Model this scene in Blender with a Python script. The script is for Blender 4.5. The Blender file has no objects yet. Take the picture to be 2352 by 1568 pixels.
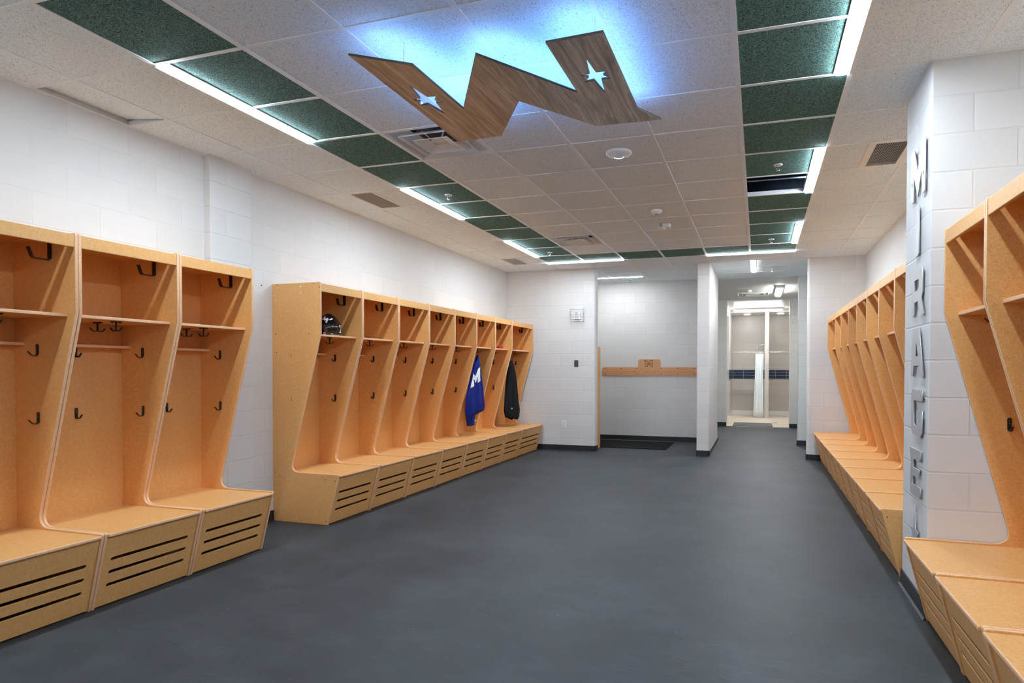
import bpy, math, random
from mathutils import Matrix, Vector
random.seed(7)
C = bpy.context.scene.collection
sc = bpy.context.scene
H = 3.022; T = 0.6096
XL = -4.0194; XR = 1.600; YB = 6.73; YA = 8.55
BW = .404; BH = .2018
PI = math.pi

# ------------------------------------------------------------------ materials
def mat(name, col=(.8,.8,.8), rough=.5, metal=0, spec=.5, emit=None, es=0):
    m = bpy.data.materials.new(name); m.use_nodes = True
    b = m.node_tree.nodes['Principled BSDF']
    b.inputs['Base Color'].default_value = (*col, 1); b.inputs['Roughness'].default_value = rough
    b.inputs['Metallic'].default_value = metal; b.inputs['Specular IOR Level'].default_value = spec
    if emit: b.inputs['Emission Color'].default_value = (*emit, 1); b.inputs['Emission Strength'].default_value = es
    return m
class NT:
    def __init__(s, m): s.m = m; s.t = m.node_tree; s.b = s.t.nodes['Principled BSDF']
    def n(s, typ, **kw):
        o = s.t.nodes.new(typ)
        for k, v in kw.items():
            if k.startswith('i_'): o.inputs[k[2:].replace('_', ' ')].default_value = v
            else: setattr(o, k, v)
        return o
    def l(s, a, b): s.t.links.new(a, b)
    def ramp(s, fac, stops):
        r = s.n('ShaderNodeValToRGB'); e = r.color_ramp.elements
        while len(e) < len(stops): e.new(.5)
        for q, (p, c) in zip(e, stops): q.position = p; q.color = (*c, 1)
        s.l(fac, r.inputs[0]); return r.outputs[0]
    def mix(s, fac, a, b, mode='MIX'):
        x = s.n('ShaderNodeMix', data_type='RGBA', blend_type=mode)
        for v, i in ((fac, 0), (a, 6), (b, 7)):
            if hasattr(v, 'links'): s.l(v, x.inputs[i])
            else: x.inputs[i].default_value = v if i == 0 else (*v, 1)
        return x.outputs[2]
    def math(s, op, a, b=0):
        x = s.n('ShaderNodeMath', operation=op)
        for v, i in ((a, 0), (b, 1)):
            if hasattr(v, 'links'): s.l(v, x.inputs[i])
            else: x.inputs[i].default_value = v
        return x.outputs[0]
    def bump(s, h, strength=.5, dist=.01, nrm=None):
        x = s.n('ShaderNodeBump'); x.inputs['Strength'].default_value = strength; x.inputs['Distance'].default_value = dist
        s.l(h, x.inputs['Height'])
        if nrm: s.l(nrm, x.inputs['Normal'])
        return x.outputs[0]
    def pos(s): return s.n('ShaderNodeNewGeometry').outputs['Position']
    def noise(s, vec, scale, detail=2, rough=.5, dist=0):
        x = s.n('ShaderNodeTexNoise'); x.inputs['Scale'].default_value = scale; x.inputs['Detail'].default_value = detail
        x.inputs['Roughness'].default_value = rough; x.inputs['Distortion'].default_value = dist
        s.l(vec, x.inputs['Vector']); return x.outputs['Fac']
    def scaled(s, vec, sc_, loc=(0, 0, 0)):
        x = s.n('ShaderNodeMapping'); x.inputs['Scale'].default_value = sc_; x.inputs['Location'].default_value = loc
        s.l(vec, x.inputs['Vector']); return x.outputs[0]

def block_mat(name, phx=-2.65, phy=0., col=(.72,.72,.72), joint=.955, strength=.34, bw=BW, bh=BH, mortar=.007):
    """painted concrete blocks laid in half bond; joints follow the wall, whichever way it faces"""
    m = mat(name, col, .62, spec=.35); t = NT(m); P = t.pos()
    sp = t.n('ShaderNodeSeparateXYZ'); t.l(P, sp.inputs[0])
    g = t.n('ShaderNodeNewGeometry'); sn = t.n('ShaderNodeSeparateXYZ'); t.l(g.outputs['True Normal'], sn.inputs[0])
    ax = t.math('GREATER_THAN', t.math('ABSOLUTE', sn.outputs[0]), .7)
    ux = t.math('SUBTRACT', sp.outputs[0], phx); uy = t.math('SUBTRACT', sp.outputs[1], phy)
    mx = t.n('ShaderNodeMix', data_type='FLOAT'); t.l(ax, mx.inputs[0]); t.l(ux, mx.inputs[2]); t.l(uy, mx.inputs[3])
    cb = t.n('ShaderNodeCombineXYZ'); t.l(mx.outputs[0], cb.inputs[0]); t.l(sp.outputs[2], cb.inputs[1])
    wob = t.n('ShaderNodeVectorMath', operation='MULTIPLY_ADD')
    nz = t.n('ShaderNodeTexNoise'); nz.inputs['Scale'].default_value = 9; t.l(P, nz.inputs['Vector'])
    t.l(nz.outputs['Color'], wob.inputs[0]); wob.inputs[1].default_value = (.004, .003, 0); t.l(cb.outputs[0], wob.inputs[2])
    br = t.n('ShaderNodeTexBrick'); t.l(wob.outputs[0], br.inputs['Vector'])
    br.inputs['Scale'].default_value = 1; br.inputs['Brick Width'].default_value = bw; br.inputs['Row Height'].default_value = bh
    br.inputs['Mortar Size'].default_value = mortar; br.inputs['Mortar Smooth'].default_value = .6; br.inputs['Bias'].default_value = 0
    br.inputs['Color1'].default_value = (*[c*.97 for c in col], 1); br.inputs['Color2'].default_value = (*[min(1, c*1.02) for c in col], 1)
    br.inputs['Mortar'].default_value = (*[c*joint for c in col], 1)
    t.l(br.outputs['Color'], t.b.inputs['Base Color'])
    inv = t.math('SUBTRACT', 1, br.outputs['Fac'])
    n1 = t.noise(P, 260, 3, .7); n2 = t.noise(P, 40, 2)
    h2 = t.bump(n1, .12, .002)
    pit = t.ramp(t.noise(P, 55, 2, .4), [(.0, (0, 0, 0)), (.24, (0, 0, 0)), (.27, (1, 1, 1))])
    h3 = t.bump(pit, .25, .002, h2)
    t.l(t.bump(inv, strength, .006, h3), t.b.inputs['Normal'])
    return m
M_BLOCK = block_mat('painted_block', phx=-2.650, phy=.585)
M_BLOCKL = block_mat('painted_block_left', phx=-2.650, phy=.20, strength=.22, joint=.97)
M_BLOCKA = block_mat('painted_block_alcove', phx=-2.53, phy=.2)
M_BLOCKH = block_mat('painted_block_hall', phx=-.6, phy=.1, col=(.74,.735,.715), joint=.92)

def fibre_mat(name, base, dark, light, sheen=.5):
    m = mat(name, base, .42, spec=sheen); t = NT(m); P = t.pos()
    a = t.noise(P, 150, 3, .75); b = t.noise(P, 42, 3, .6); c = t.noise(P, 3, 2)
    oi = t.n('ShaderNodeObjectInfo')
    col = t.ramp(a, [(.30, dark), (.5, base), (.72, light)])
    col = t.mix(t.math('MULTIPLY', t.ramp(b, [(.45, (0, 0, 0)), (.68, (1, 1, 1))]), .42), col, light)
    col = t.mix(t.math('MULTIPLY', c, .25), col, tuple(x*.82 for x in base))
    col = t.mix(t.math('MULTIPLY', oi.outputs['Random'], .22), col, (base[0]*.98, base[1]*1.1, base[2]*1.35))
    t.l(col, t.b.inputs['Base Color'])
    t.l(t.math('MULTIPLY_ADD', a, .25), t.b.inputs['Roughness'])
    t.t.nodes[-1].inputs[2].default_value = .3
    t.l(t.bump(a, .08, .001), t.b.inputs['Normal'])
    return m
M_WOOD = fibre_mat('fibreboard', (.80,.41,.132), (.66,.30,.07), (.92,.56,.25))
M_EDGE = fibre_mat('fibreboard_edge', (.86,.50,.28), (.76,.42,.22), (.93,.60,.37))
M_RACK = fibre_mat('fibreboard_rack', (.66,.33,.145), (.56,.26,.10), (.76,.42,.20))
M_BLACK = mat('black_coated_steel', (.012,.012,.013), .38)
M_DARK = mat('dark_hole', (.004,.004,.004), .9, spec=.1)
M_CHROME = mat('bright_steel', (.75,.75,.76), .22, 1)
M_TBAR = mat('white_ceiling_bar', (.84,.87,.89), .45)  # white cooled in colour against the same warm bounce light as the tiles
M_WHITE = mat('white_painted_metal', (.80,.80,.79), .4)
M_PLASTIC = mat('white_plastic', (.84,.84,.83), .35)
M_GREYSL = mat('grey_louver', (.42,.42,.42), .5)
M_BASE = mat('black_cove_base', (.020,.022,.026), .38)
M_LIGHT = mat('lit_diffuser', (1,1,1), .5, emit=(.85,.99,1.115), es=58)
M_LIGHTD = mat('lit_diffuser_dimmed', (1,1,1), .5, emit=(.92,.985,1.05), es=36)
M_LIGHTA = mat('lit_diffuser_alcove', (1,1,1), .5, emit=(.95,.985,1.0), es=46)
M_LIGHT2 = mat('lit_wrap_diffuser', (1,1,1), .5, emit=(.98,.98,.96), es=38)
M_LIGHT3 = mat('lit_shower_diffuser', (1,1,1), .5, emit=(.95,.98,1.0), es=44)
M_LED = mat('blue_led_strip', (.5,.7,1), .5, emit=(.13,.38,1.0), es=15)
M_LEDARC = mat('blue_led_ring', (.3,.5,1), .5, emit=(.25,.4,1), es=4)

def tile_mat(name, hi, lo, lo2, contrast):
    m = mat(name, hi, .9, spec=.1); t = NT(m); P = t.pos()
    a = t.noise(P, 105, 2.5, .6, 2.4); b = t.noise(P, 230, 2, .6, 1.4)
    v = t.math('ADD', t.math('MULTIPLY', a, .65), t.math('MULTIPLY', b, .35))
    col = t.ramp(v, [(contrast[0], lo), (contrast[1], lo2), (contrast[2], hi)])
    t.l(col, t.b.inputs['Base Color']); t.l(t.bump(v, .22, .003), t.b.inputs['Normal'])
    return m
M_TILE = tile_mat('white_wood_fibre_tile', (.885,.955,1.0), (.07,.072,.076), (.80,.875,.93), (.365,.44,.51))  # neutral white tile, tinted cool to offset warm light bounced off the lockers
M_GREEN = tile_mat('green_wood_fibre_tile', (.25,.40,.365), (.006,.02,.018), (.035,.105,.09), (.38,.47,.58))

# floor
M_FLOOR = mat('black_rubber_floor', (.045,.047,.052), .5, spec=.16)
t = NT(M_FLOOR); P = t.pos()
a = t.noise(P, 1.3, 4, .6); b = t.noise(t.scaled(P, (1.2, 2.6, 1)), 2.2, 6, .68); c = t.noise(P, 160, 2, .6)
col = t.ramp(t.math('ADD', t.math('MULTIPLY', a, .5), t.math('MULTIPLY', b, .5)), [(.34, (.040,.045,.052)), (.5, (.054,.061,.069)), (.64, (.074,.083,.094))])
scf = t.noise(t.scaled(P, (6, 42, 1)), 1.3, 6, .8, 1.6)
col = t.mix(t.math('MULTIPLY', t.ramp(scf, [(.60, (0, 0, 0)), (.66, (1, 1, 1))]), .62), col, (.016,.017,.020))
scl = t.noise(t.scaled(P, (4, 26, 1), (7, 3, 0)), 1.9, 4, .7, 1)
col = t.mix(t.math('MULTIPLY', t.ramp(scl, [(.62, (0, 0, 0)), (.72, (1, 1, 1))]), .30), col, (.13,.13,.14))
msk = t.ramp(t.noise(P, .9, 3, .6), [(.44, (.12, .12, .12)), (.60, (1, 1, 1))])
for rz_, sc2, dst, tone, amt in ((.25, (5, 95, 1), .16, (.014,.015,.018), .8), (-.5, (7, 120, 1), .13, (.016,.017,.02), .7), (.9, (4, 110, 1), .10, (.018,.019,.022), .6), (.1, (3.5, 140, 1), .08, (.17,.18,.19), .45)):
    mp = t.n('ShaderNodeMapping', vector_type='POINT'); mp.inputs['Rotation'].default_value = (0, 0, rz_)
    wv = t.n('ShaderNodeVectorMath', operation='MULTIPLY_ADD'); nz2 = t.n('ShaderNodeTexNoise'); nz2.inputs['Scale'].default_value = 1.6; t.l(P, nz2.inputs['Vector'])
    t.l(nz2.outputs['Color'], wv.inputs[0]); wv.inputs[1].default_value = (.35, .35, 0); t.l(P, wv.inputs[2]); t.l(wv.outputs[0], mp.inputs['Vector'])
    v3 = t.n('ShaderNodeTexVoronoi', voronoi_dimensions='2D'); v3.inputs['Scale'].default_value = 1; t.l(t.scaled(mp.outputs[0], sc2), v3.inputs['Vector'])
    st_ = t.ramp(v3.outputs['Distance'], [(0, (1, 1, 1)), (dst*.5, (1, 1, 1)), (dst, (0, 0, 0))])
    pick = t.n('ShaderNodeSeparateColor'); t.l(v3.outputs['Color'], pick.inputs[0])
    sel = t.math('LESS_THAN', pick.outputs[0], .30)
    col = t.mix(t.math('MULTIPLY', t.math('MULTIPLY', t.math('MULTIPLY', st_, msk), sel), amt), col, tone)
vo = t.n('ShaderNodeTexVoronoi'); vo.inputs['Scale'].default_value = 6.5; t.l(P, vo.inputs['Vector'])
spk = t.ramp(vo.outputs['Distance'], [(.0, (1, 1, 1)), (.022, (1, 1, 1)), (.04, (0, 0, 0))])
col = t.mix(t.math('MULTIPLY', spk, .45), col, (.30,.30,.29))
t.l(col, t.b.inputs['Base Color'])
t.l(t.math('MULTIPLY_ADD', b, .22), t.b.inputs['Roughness']); t.t.nodes[-1].inputs[2].default_value = .40
t.l(t.bump(c, .12, .001), t.b.inputs['Normal'])

# hanging sign wood
M_SIGN = mat('sign_wood', (.2,.15,.1), .38, spec=.5)
t = NT(M_SIGN); P = t.pos()
gr = t.noise(t.scaled(P, (26, 1.7, 1)), 1.0, 5, .65, 1.1)
gr2 = t.noise(t.scaled(P, (150, 5, 1)), 1.0, 3, .6, .3)
v = t.math('ADD', t.math('MULTIPLY', gr, .72), t.math('MULTIPLY', gr2, .28))
cl = t.ramp(v, [(.33, (.36,.225,.12)), (.48, (.60,.41,.25)), (.62, (.80,.62,.43))])
cr = t.ramp(v, [(.33, (.25,.23,.20)), (.48, (.46,.43,.385)), (.62, (.74,.71,.65))])
sp = t.n('ShaderNodeSeparateXYZ'); t.l(P, sp.inputs[0])
mr = t.n('ShaderNodeMapRange'); mr.inputs[1].default_value = -1.45; mr.inputs[2].default_value = -.85; t.l(sp.outputs[0], mr.inputs[0])
t.l(t.mix(mr.outputs[0], cl, cr), t.b.inputs['Base Color'])

# brushed letters
M_LETTER = mat('brushed_aluminium', (.58,.58,.59), .5, .6)
t = NT(M_LETTER); t.l(t.bump(t.noise(t.scaled(t.pos(), (4, 4, 200)), 1, 2), .03, .001), t.b.inputs['Normal'])

# shower tile
def tile_wall(name, col, grout, bw, bh, rough=.3, off=.5, var=.06):
    m = mat(name, col, rough); t = NT(m); P = t.pos()
    sp = t.n('ShaderNodeSeparateXYZ'); t.l(P, sp.inputs[0])
    g = t.n('ShaderNodeNewGeometry'); sn = t.n('ShaderNodeSeparateXYZ'); t.l(g.outputs['True Normal'], sn.inputs[0])
    ax = t.math('GREATER_THAN', t.math('ABSOLUTE', sn.outputs[0]), .7)
    az = t.math('GREATER_THAN', t.math('ABSOLUTE', sn.outputs[2]), .7)
    mx = t.n('ShaderNodeMix', data_type='FLOAT'); t.l(ax, mx.inputs[0]); t.l(sp.outputs[0], mx.inputs[2]); t.l(sp.outputs[1], mx.inputs[3])
    mz = t.n('ShaderNodeMix', data_type='FLOAT'); t.l(az, mz.inputs[0]); t.l(sp.outputs[2], mz.inputs[2]); t.l(sp.outputs[1], mz.inputs[3])
    cb = t.n('ShaderNodeCombineXYZ'); t.l(mx.outputs[0], cb.inputs[0]); t.l(mz.outputs[0], cb.inputs[1])
    br = t.n('ShaderNodeTexBrick', offset=off); t.l(cb.outputs[0], br.inputs['Vector'])
    br.inputs['Scale'].default_value = 1; br.inputs['Brick Width'].default_value = bw; br.inputs['Row Height'].default_value = bh
    br.inputs['Mortar Size'].default_value = .004
    br.inputs['Color1'].default_value = (*[c*(1-var) for c in col], 1); br.inputs['Color2'].default_value = (*[min(1, c*(1+var)) for c in col], 1)
    br.inputs['Mortar'].default_value = (*grout, 1)
    nz = t.noise(t.scaled(P, (3, 3, 7)), 2, 4, .6)
    t.l(t.mix(t.math('MULTIPLY', nz, .25), br.outputs['Color'], tuple(c*.75 for c in col)), t.b.inputs['Base Color'])
    t.l(t.bump(t.math('SUBTRACT', 1, br.outputs['Fac']), .3, .002), t.b.inputs['Normal'])
    return m
M_STILE = tile_wall('beige_wall_tile', (.56,.525,.48), (.50,.46,.41), .61, .3048)
M_SBLUE = tile_wall('navy_band_tile', (.008,.022,.062), (.45,.45,.45), .305, .0915, .18, off=0)
M_SFLOOR = tile_wall('cream_floor_tile', (.72,.62,.50), (.62,.54,.44), .052, .052, .4, off=0, var=.03)
M_GYP = mat('painted_gypsum', (.74,.735,.72), .7, spec=.2)
M_GLOSSW = mat('glazed_white_trim', (.80,.80,.80), .18)
M_CURT = mat('white_curtain_cloth', (.80,.86,.87), .6)
M_MAT = mat('ribbed_dark_mat', (.013,.013,.014), .95, spec=.1)
t = NT(M_MAT); t.l(t.bump(t.noise(t.pos(), 170, 3, .7, 1), 1, .006), t.b.inputs['Normal'])
t.l(t.ramp(t.noise(t.pos(), 120, 3, .8), [(.4, (.004,.004,.004)), (.7, (.05,.048,.045))]), t.b.inputs['Base Color'])
M_GREYMAT = mat('grey_vinyl_mat', (.085,.09,.095), .6)
M_GUN = mat('dark_steel_plate', (.10,.092,.085), .4, .6)

# ------------------------------------------------------------------ mesh helpers
class MB:
    def __init__(s): s.v = []; s.f = []; s.m = []
    def add(s, vs, fs, mi=0):
        o = len(s.v); s.v += [tuple(v) for v in vs]; s.f += [tuple(i+o for i in f) for f in fs]; s.m += [mi]*len(fs); return s
    def box(s, a, b, mi=0):
        x0, y0, z0 = a; x1, y1, z1 = b
        if x1 < x0: x0, x1 = x1, x0
        if y1 < y0: y0, y1 = y1, y0
        if z1 < z0: z0, z1 = z1, z0
        return s.add([(x0,y0,z0),(x1,y0,z0),(x1,y1,z0),(x0,y1,z0),(x0,y0,z1),(x1,y0,z1),(x1,y1,z1),(x0,y1,z1)],
              [(0,3,2,1),(4,5,6,7),(0,1,5,4),(1,2,6,5),(2,3,7,6),(3,0,4,7)], mi)
    def prism(s, pts, z0, z1, mi=0, close=True):
        """plan polygon (counter-clockwise) raised from z0 to z1"""
        n = len(pts)
        fs = [(i, (i+1) % n, n+(i+1) % n, n+i) for i in range(n)]
        if close: fs += [tuple(range(n-1, -1, -1)), tuple(range(n, 2*n))]
        return s.add([(x, y, z0) for x, y in pts]+[(x, y, z1) for x, y in pts], fs, mi)
    def tube(s, pts, r, n=8, mi=0, caps=True, flat=1.0):
        pts = [Vector(p) for p in pts]; rs = r if isinstance(r, (list, tuple)) else [r]*len(pts)
        up = None; vs = []
        for i, p in enumerate(pts):
            d = (pts[min(i+1, len(pts)-1)]-pts[max(i-1, 0)]).normalized()
            if up is None: up = d.orthogonal().normalized()
            else: up = (up-d*up.dot(d)).normalized()
            w = d.cross(up)
            for k in range(n):
                a = 2*PI*k/n; vs.append(p+(up*math.cos(a)+w*math.sin(a)*flat)*rs[i])
        fs = [(i*n+k, i*n+(k+1) % n, (i+1)*n+(k+1) % n, (i+1)*n+k) for i in range(len(pts)-1) for k in range(n)]
        if caps: fs += [tuple(range(n-1, -1, -1)), tuple(range((len(pts)-1)*n, len(pts)*n))]
        return s.add(vs, fs, mi)
    def lathe(s, prof, c=(0, 0, 0), n=24, axis='z', mi=0, M=None):
        vs = []
        for r, h in prof:
            for k in range(n):
                a = 2*PI*k/n; v = Vector((r*math.cos(a), r*math.sin(a), h))
                if M is not None: v = M @ v
                vs.append(v+Vector(c))
        fs = [(i*n+k, i*n+(k+1) % n, (i+1)*n+(k+1) % n, (i+1)*n+k) for i in range(len(prof)-1) for k in range(n)]
        if prof[0][0] > 1e-6: fs.append(tuple(range(n-1, -1, -1)))
        if prof[-1][0] > 1e-6: fs.append(tuple(range((len(prof)-1)*n, len(prof)*n)))
        return s.add(vs, fs, mi)
    def ribbon(s, pts, w, side, th, mi=0):
        """flat bar along pts: w wide along vector side, th thick"""
        pts = [Vector(p) for p in pts]; sd = Vector(side).normalized(); vs = []
        for i, p in enumerate(pts):
            d = (pts[min(i+1, len(pts)-1)]-pts[max(i-1, 0)]).normalized(); nn = d.cross(sd).normalized()
            ww = w[i] if isinstance(w, (list, tuple)) else w
            for a, b in ((-1, -1), (1, -1), (1, 1), (-1, 1)): vs.append(p+sd*a*ww/2+nn*b*th/2)
        fs = [(i*4+k, i*4+(k+1) % 4, (i+1)*4+(k+1) % 4, (i+1)*4+k) for i in range(len(pts)-1) for k in range(4)]
        m = len(pts)-1; fs += [(3, 2, 1, 0), (m*4, m*4+1, m*4+2, m*4+3)]
        return s.add(vs, fs, mi)
    def mesh(s, name):
        me = bpy.data.meshes.new(name); me.from_pydata(s.v, [], s.f)
        if any(s.m): me.polygons.foreach_set('material_index', s.m)
        me.validate(); me.update(); return me
    def build(s, name, mats, parent=None, smooth=False, bevel=0, seg=2, recalc=True):
        me = s.mesh(name)
        if recalc:
            import bmesh
            bm = bmesh.new(); bm.from_mesh(me)
            bmesh.ops.remove_doubles(bm, verts=bm.verts, dist=1e-6)
            bmesh.ops.recalc_face_normals(bm, faces=bm.faces); bm.to_mesh(me); bm.free()
        return link(name, me, mats, parent, smooth, bevel, seg)
def link(name, me, mats, parent=None, smooth=False, bevel=0, seg=2):
    for m in (mats if isinstance(mats, (list, tuple)) else [mats]): me.materials.append(m)
    o = bpy.data.objects.new(name, me); C.objects.link(o)
    if parent: o.parent = parent
    if smooth:
        me.polygons.foreach_set('use_smooth', [True]*len(me.polygons))
        md = o.modifiers.new('edge', 'EDGE_SPLIT'); md.split_angle = math.radians(40)
        md = o.modifiers.new('flat', 'WEIGHTED_NORMAL'); md.weight = 100
    if bevel:
        md = o.modifiers.new('bevel', 'BEVEL'); md.width = bevel; md.segments = seg; md.limit_method = 'ANGLE'; md.angle_limit = math.radians(35)
        md.harden_normals = False
    return o
def plate(pts, holes, th, M, rnd=0):
    """flat plate cut to an outline, with cut-outs; returns a mesh placed by M, front and back faces slot 0, cut edges slot 1"""
    cu = bpy.data.curves.new('c', 'CURVE'); cu.dimensions = '2D'; cu.fill_mode = 'BOTH'; cu.extrude = th/2
    for ring in [pts]+list(holes):
        s = cu.splines.new('POLY'); s.points.add(len(ring)-1)
        for p, q in zip(s.points, ring): p.co = (q[0], q[1], 0, 1)
        s.use_cyclic_u = True
    ob = bpy.data.objects.new('c', cu); C.objects.link(ob)
    bpy.context.view_layer.update()
    me = bpy.data.meshes.new_from_object(ob.evaluated_get(bpy.context.evaluated_depsgraph_get()))
    bpy.data.objects.remove(ob); bpy.data.curves.remove(cu)
    me.materials.clear()
    import bmesh
    bm = bmesh.new(); bm.from_mesh(me); bmesh.ops.remove_doubles(bm, verts=bm.verts, dist=1e-5)
    bmesh.ops.recalc_face_normals(bm, faces=bm.faces)
    for f in bm.faces: f.material_index = 0 if abs(f.normal.z) > .7 else 1
    bm.to_mesh(me); bm.free()
    me.transform(M)
    if M.determinant() < 0: me.flip_normals()
    return me
def tag(o, label=None, cat=None, group=None, kind=None):
    if label: o['label'] = label
    if cat: o['category'] = cat
    if group: o['group'] = group
    if kind: o['kind'] = kind
    return o
def thing(name, label, cat, loc=(0, 0, 0), rz=0, group=None):
    o = bpy.data.objects.new(name, None); C.objects.link(o); o.empty_display_size = .1
    o.location = loc; o.rotation_euler = (0, 0, rz); return tag(o, label, cat, group)
def struct(o): o['kind'] = 'structure'; return o
def copy_tree(o, parent=None):
    c = o.copy(); C.objects.link(c); c.parent = parent
    for ch in list(o.children): copy_tree(ch, c)
    return c
def arc(cx, cy, r, a0, a1, n=6):
    return [(cx+r*math.cos(math.radians(a0+(a1-a0)*i/n)), cy+r*math.sin(math.radians(a0+(a1-a0)*i/n))) for i in range(n+1)]
def basis(a, b, c, o=(0, 0, 0)):
    return Matrix(((a[0], b[0], c[0], o[0]), (a[1], b[1], c[1], o[1]), (a[2], b[2], c[2], o[2]), (0, 0, 0, 1)))

# ------------------------------------------------------------------ setting: floor and walls
YK = -6.1                                            # wall behind the camera
fl = MB().box((XL-.3, YK-.3, -.2), (2.6, 12.25, 0)).build('floor', M_FLOOR); struct(fl)
WT = H+.55
w = MB().box((XL-.3, YK, 0), (XL, YB+.1, WT)).build('wall_left', M_BLOCKL); struct(w)
# the shallow block pier standing out of the left wall
px0 = XL-.02; px1 = -3.955
w = MB().prism([(px0, .602), (px1, .602), (px1, 1.012), (px0, 1.012)], 0, WT).build('wall_left_pier', block_mat('pier_block', phx=-3.9, phy=.3, bw=.9, strength=.35, joint=.95), bevel=.004)
struct(w)
w = MB().box((XR, YK, 0), (XR+.3, 8.75, WT)).build('wall_right', M_BLOCKL); struct(w)
w = MB().box((XL-.3, YK-.3, 0), (XR+.3, YK, WT)).build('wall_behind', M_BLOCK); struct(w)
# back wall, left half, with a round-nosed end
w = MB().prism([(XL-.05, YB), (-2.485, YB)]+arc(-2.485, YB+.045, .045, -90, 0)+[(-2.44, YB+.15)]+arc(-2.485, YB+.15, .045, 0, 90)+[(XL-.05, YB+.195)], 0, WT).build('wall_back_left', M_BLOCK, smooth=True); struct(w)
# alcove rear wall and left return
w = MB().box((XL-.05, YA, 0), (-.62, YA+.2, WT)).build('wall_alcove', M_BLOCKA); struct(w)
w = MB().box((XL-.3, YB+.1, 0), (XL, YA+.2, WT)).build('wall_alcove_left', M_BLOCKA); struct(w)
# block pier between alcove and hallway
w = MB().prism(arc(-.783, 6.70, .010, 180, 270, 3)+arc(-.625, 6.715, .025, -90, 0, 5)+[(-.60, 8.72), (-.793, 8.72)], 0, WT).build('wall_pier', block_mat('pier_end_block', phx=-.796, phy=.2, bw=.404), smooth=True); struct(w)
# right of the hallway
w = MB().prism(arc(.865, 6.77, .040, 180, 270, 6)+[(XR+.02, YB), (XR+.02, YB+.2), (.825, YB+.2)], 0, WT).build('wall_back_right', block_mat('right_block', phx=1.26, phy=.2), smooth=True); struct(w)
w = MB().box((.80, 8.65, 0), (2.6, 8.85, WT)).build('wall_hall_jog', M_BLOCKH, bevel=.015, seg=3); struct(w)
# room between hallway and showers
w = MB().box((-2.4, YA+.2, 0), (-.793, 8.95, WT)).build('wall_hall_near', M_BLOCKH); struct(w)
w = MB().box((-2.6, 8.7, 0), (-2.4, 12.3, WT)).build('wall_hall_left', M_BLOCKH); struct(w)
w = MB().box((2.4, 8.8, 0), (2.6, 12.3, WT)).build('wall_hall_right', M_BLOCKH); struct(w)
w = MB().box((-2.6, 12.22, 0), (-.602, 12.42, WT)).build('wall_far_left', M_BLOCKH); struct(w)
w = MB().box((.817, 12.22, 0), (2.6, 12.42, WT)).build('wall_far_right', M_BLOCKH); struct(w)
g = MB().box((-2.6, 8.56, H), (2.6, 12.30, H+.1)).build('ceiling_hall', M_GYP); struct(g)
# column at the right, carrying the letters
CX = 1.008; CY0 = .588; CY1 = 1.185
w = MB().prism([(CX, CY0), (XR+.02, CY0), (XR+.02, CY1), (CX, CY1)], 0, WT).build('wall_column', block_mat('column_block', phx=1.209, phy=.888, bw=.404), bevel=.005); struct(w)

def base(name, pts):
    """black cove base following a run of wall points, the room on its right-hand side"""
    mb = MB(); prof = [(0, 0), (.022, 0), (.010, .010), (.008, .094), (0, .096)]
    P = [Vector((x, y, 0)) for x, y in pts]; rings = []
    for i, p in enumerate(P):
        ns = []
        for a, b in ((i-1, i), (i, i+1)):
            if 0 <= a and b < len(P):
                d = (P[b]-P[a]).normalized(); ns.append(Vector((d.y, -d.x, 0)))
        n = sum(ns, Vector()); n = n/len(ns); n = n/max(n.length_squared, .3) if len(ns) > 1 else n
        rings.append([p+n*o+Vector((0, 0, z)) for o, z in prof])
    k = len(prof); vs = [v for r in rings for v in r]
    fs = [(i*k+j, i*k+(j+1) % k, (i+1)*k+(j+1) % k, (i+1)*k+j) for i in range(len(P)-1) for j in range(k)]
    fs += [tuple(range(k)), tuple(range((len(P)-1)*k, len(P)*k))]
    mb.add(vs, fs); return struct(mb.build(name, M_BASE))
base('baseboard_left', [(XL, YK), (XL, .602), (px1, .602), (px1, 1.012), (XL, 1.012), (XL, YB)])
base('baseboard_back_left', [(XL, YB), (-2.485, YB)]+arc(-2.485, YB+.045, .045, -90, 0)+[(-2.44, YB+.15), (-2.485, 6.925), (XL, 6.925)])
base('baseboard_alcove', [(XL, YA), (-.793, YA)])
base('baseboard_pier', [(-.793, YA), (-.793, 6.70), (-.783, 6.69), (-.625, 6.69)]+arc(-.625, 6.715, .025, -90, 0, 4)+[(-.60, 8.72), (-.6, 8.95)])
base('baseboard_back_right', [(XR, 6.93), (.825, 6.93)]+arc(.865, 6.77, .040, 180, 270, 6)+[(XR, YB)])
base('baseboard_hall_jog', [(.80, 12.2), (.80, 8.65), (XR, 8.65)][1:])
base('baseboard_hall_jog_side', [(.80, 8.85), (.80, 8.65)])
base('baseboard_far_left', [(-2.4, 12.22), (-.602, 12.22)])
base('baseboard_far_right', [(.817, 12.22), (2.4, 12.22)])
base('baseboard_column', [(XR, CY1), (CX, CY1), (CX, CY0), (XR, CY0)])
base('baseboard_right', [(XR, YB), (XR, CY1)])
base('baseboard_right_near', [(XR, CY0), (XR, YK)])

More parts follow.
